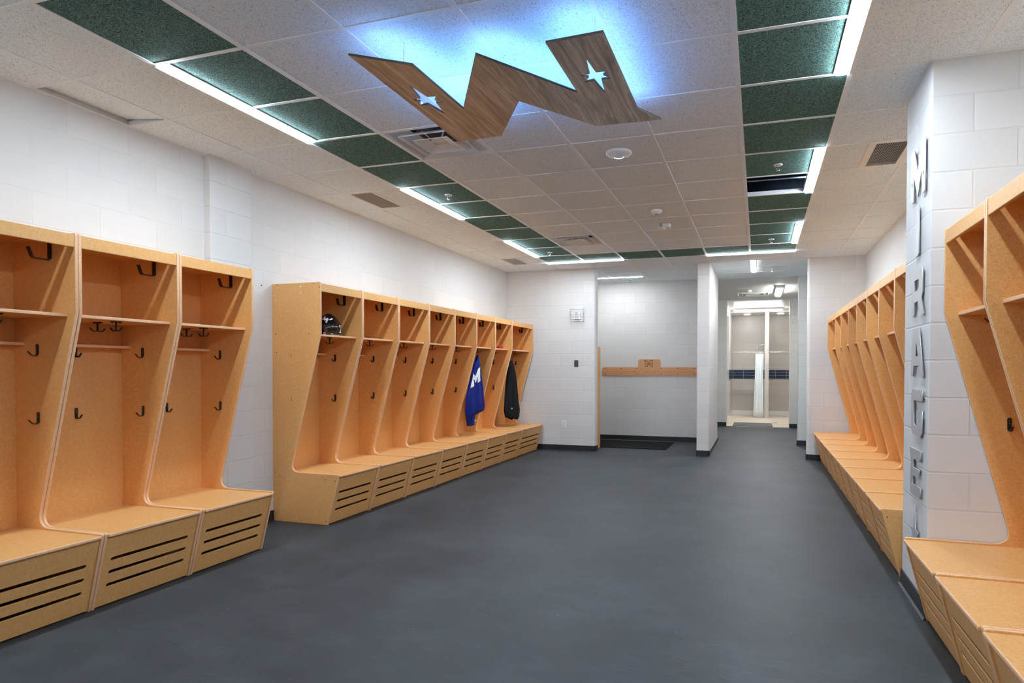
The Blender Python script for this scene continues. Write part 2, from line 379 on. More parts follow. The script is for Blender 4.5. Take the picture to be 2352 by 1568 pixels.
# ------------------------------------------------------------------ ceiling
LI = []                                              # light fixtures: x0,x1,y0,y1
LTX = (-5*T+.012, -5*T+.094); RTX = (T-.094, T-.012)
strip_lights = []
for j0 in (-9, -5, -1, 3, 7):
    strip_lights.append(('L', LTX[0], LTX[1], j0*T, (j0+2)*T)); strip_lights.append(('R', RTX[0], RTX[1], j0*T, (j0+2)*T))
strip_lights.append(('C', -5*T, -3*T, 10*T-.085, 10*T-.012)); strip_lights.append(('C', -T, T, 10*T-.085, 10*T-.012))
strip_lights.append(('A', -2.95, -1.853, 7.835, 7.91)); strip_lights.append(('H', 0.004, .078, 6.70, 7.93))
cells_green = {(-5, j) for j in range(-10, 10)} | {(0, j) for j in range(-10, 10)} | {(i, 9) for i in range(-5, 1)}
DIFF = [(-4, 1), (-4, 7)]
GRL = [(-6, 3, 'L'), (-6, 9, 'L'), (1, 3, 'R')]
MISS = (0, 4); LOOSE = (-7, -1)
hw = .012
def sub_rects(x0, x1, y0, y1):
    """cell minus any light fixture lying in it (fixtures run along an edge or split it)"""
    R = [(x0, x1, y0, y1)]
    for _, a, b, c, d in strip_lights:
        out = []
        for (p, q, r, s) in R:
            ia, ib, ic, id_ = max(p, a), min(q, b), max(r, c), min(s, d)
            if ib-ia <= 1e-4 or id_-ic <= 1e-4: out.append((p, q, r, s)); continue
            if ia-p > .004: out.append((p, ia, r, s))
            if q-ib > .004: out.append((ib, q, r, s))
            if ic-r > .004: out.append((ia, ib, r, ic))
            if s-id_ > .004: out.append((ia, ib, id_, s))
        R = out
    return R
ZT = H+.004
ceil_mb = MB(); green_cells = []
for i in range(-7, 3):
    for j in range(-11, 15):
        x0 = max(i*T, XL); x1 = min((i+1)*T, XR); y0 = max(j*T, YK); y1 = min((j+1)*T, 8.56)
        if y1 <= y0 or x1 <= x0: continue
        if (i, j) in DIFF or (i, j) == MISS or (i, j) == LOOSE: continue
        if (i, j) in cells_green: green_cells.append((i, j, sub_rects(x0, x1, y0, y1))); continue
        rs = sub_rects(x0, x1, y0, y1)
        for gi, gj, sd in GRL:
            if (gi, gj) == (i, j):
                if sd == 'L': rs = [(i*T+.315, x1, y0, y1)]
                else: rs = [(x0, i*T+.285, y0, y1)]
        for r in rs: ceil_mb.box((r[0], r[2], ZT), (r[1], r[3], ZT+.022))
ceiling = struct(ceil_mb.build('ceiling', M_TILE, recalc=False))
for i, j, rs in green_cells:
    mb = MB()
    for r in rs: mb.box((r[0]+.002, r[2]+.002, ZT), (r[1]-.002, r[3]-.002, ZT+.022))
    mb.build('green_tile', M_GREEN, ceiling, recalc=False)
# loose tile: its wall side pushed up off the ledge
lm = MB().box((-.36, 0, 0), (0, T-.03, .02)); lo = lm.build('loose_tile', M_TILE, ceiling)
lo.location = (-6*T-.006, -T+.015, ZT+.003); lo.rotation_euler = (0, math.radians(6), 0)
lm2 = MB().box((-.30, 0, 0), (0, .1, .02)).build('tile_corner_clip', M_TBAR, ceiling); lm2.location = (-6*T-.02, -.25, ZT+.055); lm2.scale = (.1, .1, 1)
# suspended bars
gm = MB()
def bar_x(y, x0, x1):      # bar running along x
    segs = [(x0, x1)]
    for _, a, b, c, d in strip_lights:
        if c-.005 < y < d+.005 and (d-y > .02 and y-c > .02):
            segs = [q for s0, s1 in segs for q in ((s0, min(s1, a)), (max(s0, b), s1)) if q[1]-q[0] > .003]
    for s0, s1 in segs: gm.box((s0, y-hw, H), (s1, y+hw, H+.008)); gm.box((s0, y-.002, H+.008), (s1, y+.002, H+.04))
def bar_y(x, y0, y1):
    segs = [(y0, y1)]
    for _, a, b, c, d in strip_lights:
        if a+.02 < x < b-.02:
            segs = [q for s0, s1 in segs for q in ((s0, min(s1, c)), (max(s0, d), s1)) if q[1]-q[0] > .003]
    for s0, s1 in segs: gm.box((x-.015, s0, H-.0006), (x+.015, s1, H+.008)); gm.box((x-.002, s0, H+.008), (x+.002, s1, H+.04))
for j in range(-10, 15):
    if j*T < 8.5:
        for i in range(-7, 3): bar_x(j*T, max(i*T, XL), min((i+1)*T, XR))
for i in range(-6, 3): bar_y(i*T, YK, 8.56)
# wall angles
def ang(a, b): gm.box((min(a[0], b[0])-.0, min(a[1], b[1]), H-.001), (max(a[0], b[0]), max(a[1], b[1]), H+.006))
ang((XL, YK), (XL+.02, YB)); ang((XR-.02, CY1), (XR, YB)); ang((XR-.02, YK), (XR, CY0)); ang((XL, YB-.02), (-2.44, YB)); ang((.84, YB-.02), (XR, YB))
ang((CX-.02, CY0-.02), (CX, CY1+.02)); ang((CX, CY0-.02), (XR, CY0)); ang((px1, .585), (px1+.02, 1.03)); ang((XL, YA-.02), (-.8, YA)); ang((-.6, YB), (-.58, 8.56)); ang((-.6, 8.54), (.94, 8.56))
gm.build('ceiling_grid', M_TBAR, ceiling, recalc=False)
dk = MB().box((XL-.3, YK, H+.42), (XR+.3, 8.6, H+.5)).build('ceiling_deck', mat('dark_plenum', (.004,.005,.007), 1, spec=0), ceiling)
db = MB().tube([(-.3, 2.95, H+.12), (1.3, 2.98, H+.12)], .008, 8).build('ceiling_conduit', mat('galvanised_pipe', (.25,.28,.33), .4, .8), ceiling)

GL = 'linear ceiling lights'
LL = {('L', -9): 'white linear light above the left lockers behind the camera, furthest back', ('L', -5): 'white linear light above the left lockers just behind the camera',
      ('R', -9): 'white linear light above the right lockers behind the camera, furthest back', ('R', -5): 'white linear light above the right lockers just behind the camera',
      ('L', -1): 'nearest lit strip beside the left green ceiling band', ('L', 3): 'middle lit strip of the left green ceiling band, above the long locker row',
      ('L', 7): 'farthest lit strip running along the left green ceiling band', ('R', -1): 'nearest lit strip beside the right green ceiling band, cut by the top edge',
      ('R', 3): 'lit strip beside the open black ceiling slot in the right green band', ('R', 7): 'farthest lit strip running along the right green ceiling band'}
def strip_light(kind, x0, x1, y0, y1, label):
    t = thing('ceiling_light', label, 'light', ((x0+x1)/2, (y0+y1)/2, H), 0, GL)
    cx, cy = (x0+x1)/2, (y0+y1)/2; X = (x1-x0)/2; Y = (y1-y0)/2
    m = MB(); f = .010
    if Y > X:
        dx0, dx1 = {'L': (-X+.003, -X+.064), 'R': (X-.068, X-.003)}.get(kind, (-X+.004, X-.004)); dy0, dy1 = -Y+.015, Y-.015
    else:
        dx0, dx1 = -X+.015, X-.015; dy0, dy1 = (-Y+.010, Y-.008)
    for a, b in (((-X, -Y), (dx0, Y)), ((dx1, -Y), (X, Y)), ((dx0, -Y), (dx1, dy0)), ((dx0, dy1), (dx1, Y))):
        m.box((a[0], a[1], -.002), (b[0], b[1], .05))
    if kind == 'L': m.box((-X, -Y, -.015), (-X+.002, Y, 0))
    if kind == 'R': m.box((X-.002, -Y, -.015), (X, Y, 0))
    if kind == 'C': m.box((-X, Y-.006, -.015), (X, Y-.003, 0))
    m.build('housing', M_TBAR, t)
    dr = .014 if kind in 'LRC' else .006
    MB().box((dx0, dy0, -dr), (dx1, dy1, .02)).build('diffuser', M_LIGHTD if kind == 'C' else M_LIGHTA if kind in 'AH' else M_LIGHT, t, bevel=.002)
for s in strip_lights:
    k, x0, x1, y0, y1 = s
    if k in 'LR': lab = LL[(k, round(y0/T))]
    elif k == 'C': lab = 'thin lit strip across the ceiling above the far end of the left lockers' if x0 < -2 else 'thin lit strip along the green band at the right, before the hallway'
    elif k == 'A': lab = 'thin lit strip on the ceiling of the peg rack alcove'
    else: lab = 'short lit strip on the tiled ceiling of the hallway'
    strip_light(*s, lab)

# air diffusers
def air_diffuser(cx, cy, z, hs, label, group='square ceiling air diffusers'):
    t = thing('air_diffuser', label, 'vent', (cx, cy, z), 0, group)
    def fr(s0, z0, s1, z1, name, mat_=M_WHITE, n=10):
        m = MB(); rings = []
        for k in range(n+1):
            u = k/n; s = s0+(s1-s0)*u; zz = z0+(z1-z0)*(u**.6)
            rings.append([(-s, -s, zz), (s, -s, zz), (s, s, zz), (-s, s, zz)])
        vs = [v for r in rings for v in r]
        m.add(vs, [(i*4+q, i*4+(q+1) % 4, (i+1)*4+(q+1) % 4, (i+1)*4+q) for i in range(n) for q in range(4)])
        o = m.build(name, mat_, t, recalc=False)
        sd = o.modifiers.new('thick', 'SOLIDIFY'); sd.thickness = .0015; return o
    fr(hs, 0, hs*.60, .075, 'outer_cone'); fr(hs*.74, -.006, hs*.42, .05, 'middle_cone')
    c = fr(hs*.48, -.014, hs*.19, .018, 'inner_cone')
    MB().lathe([(0, .0165), (hs*.12, .0165), (hs*.20, .018)], n=20).build('centre_cap', M_WHITE, t, smooth=True)
    MB().lathe([(hs*.56, .07), (hs*.56, .16), (0, .16)], n=28).build('duct_neck', mat('dark_duct', (.03,.05,.075), .5, .5), t, recalc=False)
    for a in (45, 135, 225, 315):
        m = MB(); x, y = math.cos(math.radians(a)), math.sin(math.radians(a)); m.ribbon([(x*hs*.2, y*hs*.2, .02), (x*hs*.45, y*hs*.45, .07), (x*hs*.6, y*hs*.6, .11)], .012, (-y, x, 0), .002)
        m.build('bracket', M_WHITE, t)
    return t
air_diffuser(-3.5*T, 1.5*T, H, T/2-.012, 'square white air diffuser partly hidden behind the hanging letter')
air_diffuser(-3.5*T, 7.5*T, H, T/2-.012, 'square white air diffuser beside the far end of the left green band')
air_diffuser(0, 11.15, H-.012, .32, 'square air diffuser on the grey ceiling before the showers')
# return grilles
for (gi, gj, sd), lab in zip(GRL, ['grey slatted return grille in the ceiling above the middle of the left lockers', 'small grey return grille in the ceiling above the last left lockers', 'grey slatted return grille in the ceiling beside the lettered column']):
    x0, x1 = (gi*T+.012, gi*T+.315) if sd == 'L' else (gi*T+.285, gi*T+.597); y0 = gj*T+.012; y1 = (gj+1)*T-.012
    t = thing('return_grille', lab, 'vent', ((x0+x1)/2, (y0+y1)/2, H), 0, 'ceiling return grilles')
    X = (x1-x0)/2; Y = (y1-y0)/2; fx = .042 if sd == 'L' else .05; fy = .028
    m = MB()
    for a, b in (((-X, -Y), (-X+fx, Y)), ((X-fx+.01, -Y), (X, Y)), ((-X+fx, -Y), (X-fx+.01, -Y+fy)), ((-X+fx, Y-fy), (X-fx+.01, Y))): m.box((a[0], a[1], 0), (b[0], b[1], .02))
    m.build('frame', M_WHITE, t)
    MB().box((-X+.02, -Y+.02, .022), (X-.02, Y-.02, .024)).build('backing', M_DARK, t)
    m = MB(); n = 19
    for k in range(n):
        x = -X+fx+(2*X-2*fx+.01)*(k+.5)/n
        m.add([(x-.0045, -Y+fy, .003), (x+.0045, -Y+fy, .009), (x+.0045, Y-fy, .009), (x-.0045, Y-fy, .003)], [(0, 1, 2, 3)])
    o = m.build('louver', M_GREYSL, t, recalc=False); q = o.modifiers.new('t', 'SOLIDIFY'); q.thickness = .0015
# sprinklers
def sprinkler(label):
    t = thing('fire_sprinkler', label, 'sprinkler', (0, 0, H), 0, 'ceiling sprinklers')
    MB().lathe([(.036, 0), (.034, -.005), (.024, -.006), (.022, .012), (.0, .012)], n=24).build('escutcheon', M_WHITE, t, smooth=True)
    m = MB().tube([(0, 0, .01), (0, 0, -.012)], .008, 10); m.tube([(-.010, 0, -.01), (-.012, 0, -.03), (0, 0, -.044)], .0022, 6); m.tube([(.010, 0, -.01), (.012, 0, -.03), (0, 0, -.044)], .0022, 6)
    m.build('frame', M_CHROME, t)
    m = MB(); m.lathe([(0, -.044), (.005, -.044), (.005, -.047), (0, -.047)], n=12)
    for k in range(10):
        a = 2*PI*k/10; m.box((-.0025, .004, -.047), (.0025, .018, -.0455)); vs = m.v[-8:]; m.v[-8:] = [(x*math.cos(a)-y*math.sin(a), x*math.sin(a)+y*math.cos(a), z) for x, y, z in vs]
    m.build('deflector', M_CHROME, t); return t
SP = [(-2.71, 2.15, 'sprinkler in the left green band beside the middle lit strip'), (-2.72, 5.22, 'sprinkler at the far corner of the left green band'), (.266, 2.15, 'sprinkler in the right green band before the open ceiling slot'),
      (.27, 5.18, 'sprinkler at the far end of the right green band'), (-2.18, 8.30, 'sprinkler on the ceiling at the back of the peg rack alcove'), (.326, 7.65, 'sprinkler on the hallway ceiling beside the short lit strip')]
s0 = sprinkler(SP[0][2])
for k, (x, y, lab) in enumerate(SP):
    o = s0 if k == 0 else copy_tree(s0)
    o.location = (x, y, H); o['label'] = lab
# wifi point, smoke detector, motion sensor
t = thing('wireless_access_point', 'round white domed device with a blue ring on the ceiling behind the hanging letter', 'access point', (-.908, 1.49, H+.004))
MB().lathe([(.095, .004), (.098, -.006), (.099, -.012), (.090, -.022), (.060, -.033), (.030, -.038), (0, -.039)], n=40).build('dome', M_PLASTIC, t, smooth=True)
m = MB(); ring = [(.036*math.cos(2*PI*k/32), .036*math.sin(2*PI*k/32), -.0378) for k in range(33)]; m.tube(ring[:17], .0014, 6); m.build('status_ring', M_LEDARC, t)
t = thing('smoke_detector', 'small round white smoke detector on the ceiling, left of the air sensor', 'detector', (-.905, 3.33, H+.004))
t['label'] = 'small round white smoke detector on the white ceiling tiles'
MB().lathe([(.056, 0), (.057, -.012), (.052, -.018), (.034, -.034), (.030, -.036), (0, -.036)], n=32).build('body', M_PLASTIC, t, smooth=True)
MB().lathe([(.020, -.036), (.018, -.041), (0, -.042)], n=20).build('sensor_cap', mat('grey_plastic', (.35,.35,.35), .5), t, smooth=True)
t = thing('motion_sensor', 'white boxy motion sensor with round lens on the ceiling past the smoke detector', 'sensor', (-.915, 3.97, H+.004), math.radians(8))
MB().prism([(-.072, -.035), (.05, -.045), (.072, -.02), (.072, .03), (.05, .045), (-.072, .035)], -.042, 0).build('body', M_PLASTIC, t, bevel=.008, seg=3)
MB().lathe([(.022, 0), (.022, .012), (.012, .018), (0, .018)], n=20, c=(-.045, -.045, -.02), M=Matrix.Rotation(math.radians(90), 3, 'X')).build('lens', mat('grey_lens', (.30,.31,.31), .15), t, smooth=True)
MB().lathe([(.014, 0), (.014, -.014), (0, -.016)], n=16, c=(0, .005, -.042)).build('foot', M_PLASTIC, t, smooth=True)
t = thing('smoke_detector', 'round smoke detector on the grey ceiling behind the hallway diffuser', 'detector', (-.087, 10.45, H))
MB().lathe([(.07, 0), (.07, -.02), (.05, -.04), (0, -.042)], n=24).build('body', M_PLASTIC, t, smooth=True)

# ------------------------------------------------------------------ hanging letter
MO = [(-1.773,-.642),(-1.529,-.464),(-1.521,.081),(-1.183,-.467),(-.829,.071),(-.827,-.468),(-.55,-.479),(-.554,.379),(-.447,.575),(-.844,.555),(-1.174,.079),(-1.474,.533),(-1.789,.547)]
S1 = [(-1.661,-.279),(-1.642,-.122),(-1.587,-.114),(-1.623,-.070),(-1.585,-.038),(-1.634,-.034),(-1.657,.116),(-1.688,-.034),(-1.738,-.029),(-1.711,-.072),(-1.736,-.117),(-1.688,-.116)]
S2 = [(-.687,-.277),(-.675,-.122),(-.614,-.120),(-.647,-.083),(-.614,-.036),(-.667,-.035),(-.686,.124),(-.706,-.038),(-.761,-.032),(-.723,-.081),(-.761,-.118),(-.709,-.116)]
SX, SY, SZ = -1.165, -.03, H-.15
sign = thing('hanging_letter_sign', 'large wooden letter M with two star cut-outs hanging under the ceiling, glowing blue behind', 'sign', (SX, SY, SZ))
loc_ = lambda P: [(x-SX, y-SY) for x, y in P]
me = plate(loc_(MO), [loc_(S1)[::-1], loc_(S2)[::-1]], .012, Matrix.Translation((0, 0, .006)))
link('letter_panel', me, [M_SIGN, mat('sign_edge', (.10,.085,.07), .5)], sign)
def inset(P, d):
    n = len(P); out = []; A = sum(P[i][0]*P[(i+1) % n][1]-P[(i+1) % n][0]*P[i][1] for i in range(n)); sg = 1 if A > 0 else -1
    for i in range(n):
        a, b, c = Vector(P[i-1]), Vector(P[i]), Vector(P[(i+1) % n])
        d1 = (b-a).normalized(); d2 = (c-b).normalized(); n1 = Vector((-d1.y, d1.x))*sg; n2 = Vector((-d2.y, d2.x))*sg
        bis = n1+n2; k = d*2/max(bis.length_squared, .35); out.append(tuple(b+bis*k*1.0))
    return out
IN = inset(loc_(MO), .050); m = MB()
for i in range(len(IN)):
    a = Vector((*IN[i], .0155)); b = Vector((*IN[(i+1) % len(IN)], .0155)); d = (b-a).normalized(); a += d*.015; b -= d*.015
    m.ribbon([a, b], .012, d.cross(Vector((0, 0, 1))), .003)
m.build('led_strip', M_LED, sign)
for k, (x, y) in enumerate([(-1.60, -.43), (-.62, -.36), (-1.60, .44), (-.66, .44)]):
    MB().tube([(x-SX, y-SY, .018), (x-SX, y-SY, .149)], .0016, 6).build('hanging_wire', M_CHROME, sign)

# ------------------------------------------------------------------ lockers
DT, ZTP, ZK, DS, ZS, DB = .515, 2.115, 1.665, .696, .4458, .5805
TH = .018
def locker_outline():
    P = [(.0, .0), (DB, 0.), (DS-.003, ZS-.012), (DS-.004, ZS-.003), (DS-.012, ZS)]
    p0, p1, p2 = Vector((.290, ZS)), Vector((.180, ZS)), Vector((.2145, .550))
    P += [tuple((1-u)**2*p0+2*u*(1-u)*p1+u*u*p2) for u in [i/12 for i in range(13)]]
    P += [(DT, ZK), (DT, ZTP-.006), (DT-.006, ZTP), (0, ZTP)]
    return P
PO = locker_outline()
def panel_mesh():
    return plate(PO, [], TH, basis((1, 0, 0), (0, 0, 1), (0, -1, 0)))
PANEL = panel_mesh()
for mm in (M_WOOD, M_EDGE): PANEL.materials.append(mm)
def hook_coat():
    """small steel hook; back plate in the xz plane at y=0, arm towards -y; origin at plate centre"""
    m = MB(); m.ribbon([(0, -.002, .032), (0, -.002, .024), (0, -.002, -.026), (0, -.010, -.034), (0, -.024, -.036), (0, -.036, -.028), (0, -.052, -.010)], [.012, .020, .018, .016, .014, .012, .010], (1, 0, 0), .0035)
    for z in (.018, .004): m.lathe([(.0035, 0), (.0035, .002), (0, .0025)], n=10, c=(0, -.0035, z), M=Matrix.Rotation(math.radians(90), 3, 'X'), mi=1)
    return m.mesh('coat_hook')
def hook_big():
    m = MB(); m.ribbon([(0, -.003, .065), (0, -.003, -.060), (0, -.012, -.068), (0, -.085, -.068), (0, -.094, -.060), (0, -.112, -.010)], .026, (1, 0, 0), .005)
    return m.mesh('helmet_hook')
def hook_double():
    """hangs from a shelf: origin at the underside; arms along y"""
    m = MB(); m.ribbon([(-.032, 0, -.003), (.032, 0, -.003)], .016, (0, 1, 0), .004)
    for x in (-.024, .024): m.lathe([(.006, -.005), (.006, -.009), (0, -.010)], n=10, c=(x, 0, 0))
    m.ribbon([(0, 0, -.004), (0, 0, -.052)], .010, (0, 1, 0), .006)
    for s in (-1, 1): m.ribbon([(0, 0, -.050), (0, s*.010, -.058), (0, s*.026, -.058), (0, s*.036, -.050), (0, s*.048, -.038)], .009, (1, 0, 0), .005)
    return m.mesh('double_hook')
HC, HB, HD = hook_coat(), hook_big(), hook_double()
M_SCREW = mat('screw_head', (.25,.25,.26), .3, .9)
for h in (HC, HB, HD): h.materials.append(M_BLACK); h.materials.append(M_SCREW)
def put(name, me, parent, loc, rot=(0, 0, 0)):
    o = bpy.data.objects.new(name, me); C.objects.link(o); o.parent = parent; o.location = loc; o.rotation_euler = rot; return o
CACHE = {}
def locker_parts(W):
    if W in CACHE: return CACHE[W]
    a, b = TH+.001, W-TH-.001; d = {}
    d['back'] = MB().box((.002, a, .02), (.020, b, ZTP-.012)).mesh('back_panel')
    d['top'] = MB().box((.020, a, ZTP-.028), (.462, b, ZTP-.010)).mesh('top_panel')
    d['header'] = MB().box((DT-.020, a, 2.034), (DT-.002, b, ZTP-.008)).mesh('header')
    d['shelf'] = MB().box((.020, a, 1.650), (.452, b, 1.668)).mesh('shelf')
    d['small'] = MB().box((.020, a, 1.494), (.108, b, 1.512)).mesh('small_shelf')
    d['rail'] = MB().box((.020, a, ZS-.026), (.083, b, ZS-.008)).mesh('seat_rail')
    d['seat'] = MB().box((.0845, a+.001, ZS-.026), (DS+.004, b-.001, ZS-.008)).mesh('seat')
    # front panel, leaning, with three slots
    hgt = math.hypot(DS-.012-(DB-.002), .412); h = []
    for zc in (.118, .196, .274):
        zc = zc*1.02; r = .0115; y0, y1 = a+.047+r, b-.047-r
        h.append((arc(y1, zc, r, -90, 90, 6)+arc(y0, zc, r, 90, 270, 6))[::-1])
    U = Vector((DS-.012-(DB-.002), 0, .412)).normalized()
    d['front'] = plate([(a+.001, .0), (b-.001, .0), (b-.001, hgt), (a+.001, hgt)], h, .011, basis((0, 1, 0), tuple(U), tuple(Vector((0, 1, 0)).cross(U)), (DB-.011, 0, .010)))
    for k, me in d.items():
        me.materials.append(M_WOOD); me.materials.append(M_EDGE if k != 'front' else M_WOOD)
    # lighter machined front edges of shelves, seat
    for k in ('shelf', 'small', 'seat'):
        for p in d[k].polygons:
            if p.normal.x > .9: p.material_index = 1
    CACHE[W] = d; return d
def bev(o, w=.004, s=2):
    md = o.modifiers.new('bevel', 'BEVEL'); md.width = w; md.segments = s; md.limit_method = 'ANGLE'; md.angle_limit = math.radians(40); return o
def locker(y0, y1, side, label, group):
    W = round(y1-y0, 3); d = locker_parts(W)
    if side == 'L': t = thing('locker', label, 'locker', (XL, y0, 0), 0, group)
    else: t = thing('locker', label, 'locker', (XR, y1, 0), PI, group)
    for y in (TH/2+.0008, W-TH/2-.0008):
        bev(put('side_panel', PANEL, t, (0, y, 0)), .0055, 3)
    for nm, k in (('back_panel', 'back'), ('top_panel', 'top'), ('header', 'header'), ('shelf', 'shelf'), ('small_shelf', 'small'), ('seat_rail', 'rail'), ('seat', 'seat'), ('front_panel', 'front')):
        o = put(nm, d[k], t, (0, 0, 0))
        if k in ('shelf', 'small', 'seat', 'header'): bev(o, .005 if k == 'seat' else .003, 3)
    a, b = TH+.002, W-TH-.002
    put('helmet_hook', HB, t, (.322, b, 2.040)); put('helmet_hook', HB, t, (.322, a, 2.040), (0, 0, PI))
    for z in (1.468, 1.080):
        put('coat_hook', HC, t, (.212, b, z)); put('coat_hook', HC, t, (.212, a, z), (0, 0, PI)); put('coat_hook', HC, t, (.0205, W/2, z), (0, 0, PI/2))
    put('double_hook', HD, t, (.215, W/2, 1.650)); put('double_hook', HD, t, (.372, W/2, 1.650), (0, 0, PI/2))
    return t
def dot(parent, x, z, y, r, mt, name):
    s = 1 if y > .2 else -1
    o = MB().lathe([(r, 0), (r, .0012), (r*.55, .0014), (r*.5, .0006), (0, .0006)], n=16, M=Matrix.Rotation(math.radians(90)*(-1 if s > 0 else 1), 3, 'X')).build(name, mt, parent)
    o.location = (x, y, z); return o
LYS = [1.311, 1.922, 2.556, 3.194, 3.828, 4.461, 5.092, 5.727, 6.655]
G1 = 'long left row of lockers'
LAB1 = ['fibreboard locker holding the black helmet, its whole outer side showing', 'empty locker, second of the long left row, next after the helmet locker', 'empty locker, third of the long left row, two after the helmet locker',
        'empty locker, fourth of the long left row, two before the one with the blue jersey', 'empty locker just before the one where the blue jersey hangs', 'locker in which the blue jersey hangs', 'locker with the small red strap on its shelf', 'extra wide locker at the end of the left row where the black shirt hangs']
LOCK = {}
for k in range(8): LOCK[k] = locker(LYS[k], LYS[k+1], 'L', LAB1[k], G1)
G2 = 'near left row of lockers'
for k, (a, b, lab) in enumerate([(-.065, .564, 'last locker of the near left row, beside the shallow block pier, ahead of the gap'), (-.702, -.065, 'middle locker of the near left row, its three seat slots all in view'), (-1.337, -.702, 'nearest left locker, cut off by the left edge of the photo')]):
    LOCK[20+k] = locker(a, b, 'L', lab, G2)
RYS = [1.305, 1.938, 2.567, 3.183, 3.809, 4.439, 5.072, 5.703, 6.62]
G3 = 'far right row of lockers'
LAB3 = ['nearest locker of the far right row, bench end panel showing beside the lettered column', 'second locker of the far right row counted from the lettered column', 'third locker of the far right row counted from the lettered column', 'fourth locker of the far right row counted from the lettered column',
        'fifth locker of the far right row counted from the lettered column', 'sixth locker of the far right row counted from the lettered column', 'second last locker of the far right row, before the wide end one', 'extra wide locker at the far end of the right row, against the back wall']
for k in range(8): LOCK[30+k] = locker(RYS[k], RYS[k+1], 'R', LAB3[k], G3)
G4 = 'near right row of lockers'
for k, (a, b, lab) in enumerate([(-.052, .582, 'first locker of the near right row, standing against the lettered column'), (-.676, -.052, 'second locker of the near right row, counted from the lettered column'), (-1.31, -.676, 'nearest right locker, only its bench corner in the bottom right')]):
    LOCK[50+k] = locker(a, b, 'R', lab, G4); LOCK[50+k].location.x -= .012
# fittings seen on the two open end panels
for L, yy in ((LOCK[0], .0006),):
    pnl = [c for c in L.children if c.name.startswith('side_panel')][0]
    for x, z in ((.312, 2.083), (.311, 2.031), (.156, .400), (.558, .398)): dot(pnl, x, z, yy-pnl.location.y, .0085, M_CHROME, 'bolt')
    for x, z in ((.057, 2.109), (.449, 2.106), (.505, 2.073), (.040, 1.674), (.397, 1.671), (.048, 1.509), (.204, 1.491), (.203, 1.474), (.204, 1.105), (.203, 1.088), (.027, .441), (.070, .408), (.659, .393), (.562, .035)): dot(pnl, x, z-.003, yy-pnl.location.y, .004, M_DARK, 'screw')
L = LOCK[30]; pnl = [c for c in L.children if c.name.startswith('side_panel')][1]; yy = RYS[1]-RYS[0]-.0006
dot(pnl, .590, .398, yy-pnl.location.y, .0085, M_CHROME, 'bolt'); dot(pnl, .659, .393, yy-pnl.location.y, .004, M_DARK, 'screw'); dot(pnl, .562, .035, yy-pnl.location.y, .004, M_DARK, 'screw')

# ------------------------------------------------------------------ things in the lockers
def cloth_loft(levels, c, fold_n, fold_a, n=72, m_=34, seed=0):
    """levels: (z, y0, y1, half depth); folded closed sheet hanging round centre x = c; returns surface function and MB"""
    import bisect
    zs = [l[0] for l in levels]
    def lev(z):
        for i in range(len(levels)-1):
            if levels[i][0] >= z >= levels[i+1][0]:
                u = (levels[i][0]-z)/(levels[i][0]-levels[i+1][0]); u = u*u*(3-2*u)*.5+u*.5
                return [levels[i][k]*(1-u)+levels[i+1][k]*u for k in range(1, 4)]
        return levels[-1][1:]
    z0, z1 = levels[0][0], levels[-1][0]
    def S(th, v, off=0):
        z = z0+(z1-z0)*v; y0, y1, dp = lev(z); yc = (y0+y1)/2; a = (y1-y0)/2
        f = 1+fold_a*min(1, v*3)*math.sin(fold_n*th+seed+1.5*math.sin(3*v+seed))+fold_a*.5*math.sin((fold_n*2+1)*th+2*v+seed)
        sg = lambda t: math.copysign(abs(t)**.8, t)
        return Vector((c+(dp*f+off)*sg(math.cos(th)), yc+(a*(1+.06*(f-1))+off)*sg(math.sin(th)), z+.004*math.sin(fold_n*th)*v))
    mb = MB(); vs = [S(2*PI*k/n, i/m_) for i in range(m_+1) for k in range(n)]
    fs = [(i*n+k, i*n+(k+1) % n, (i+1)*n+(k+1) % n, (i+1)*n+k) for i in range(m_) for k in range(n)]
    fs += [tuple(range(n)), tuple(range(m_*n, (m_+1)*n))]
    mb.add(vs, fs); return S, mb
M_BLUE = mat('royal_blue_knit', (.002,.014,.20), .75, spec=.25)
M_BLK = mat('black_knit', (.010,.011,.013), .85, spec=.2)
M_PATCH = mat('white_felt', (.78,.80,.84), .8)
M_PATCHB = mat('pale_blue_felt', (.03,.10,.30), .8)
jx = -3.645
jer = thing('hanging_jersey', 'royal blue jersey with a white letter M hanging in a left locker', 'jersey', (jx, 4.776, 1.592))
lv = [(1.560, 4.766, 4.790, .010), (1.50, 4.735, 4.800, .026), (1.38, 4.660, 4.825, .036), (1.25, 4.590, 4.860, .045), (1.10, 4.515, 4.900, .052), (.95, 4.445, 4.940, .056), (.84, 4.420, 4.965, .056), (.77, 4.435, 4.945, .05)]
JL = lv
S, mb = cloth_loft(lv, jx, 7, .18, seed=.6)
for i, v in enumerate(mb.v): mb.v[i] = tuple(Vector(v)-Vector(jer.location))
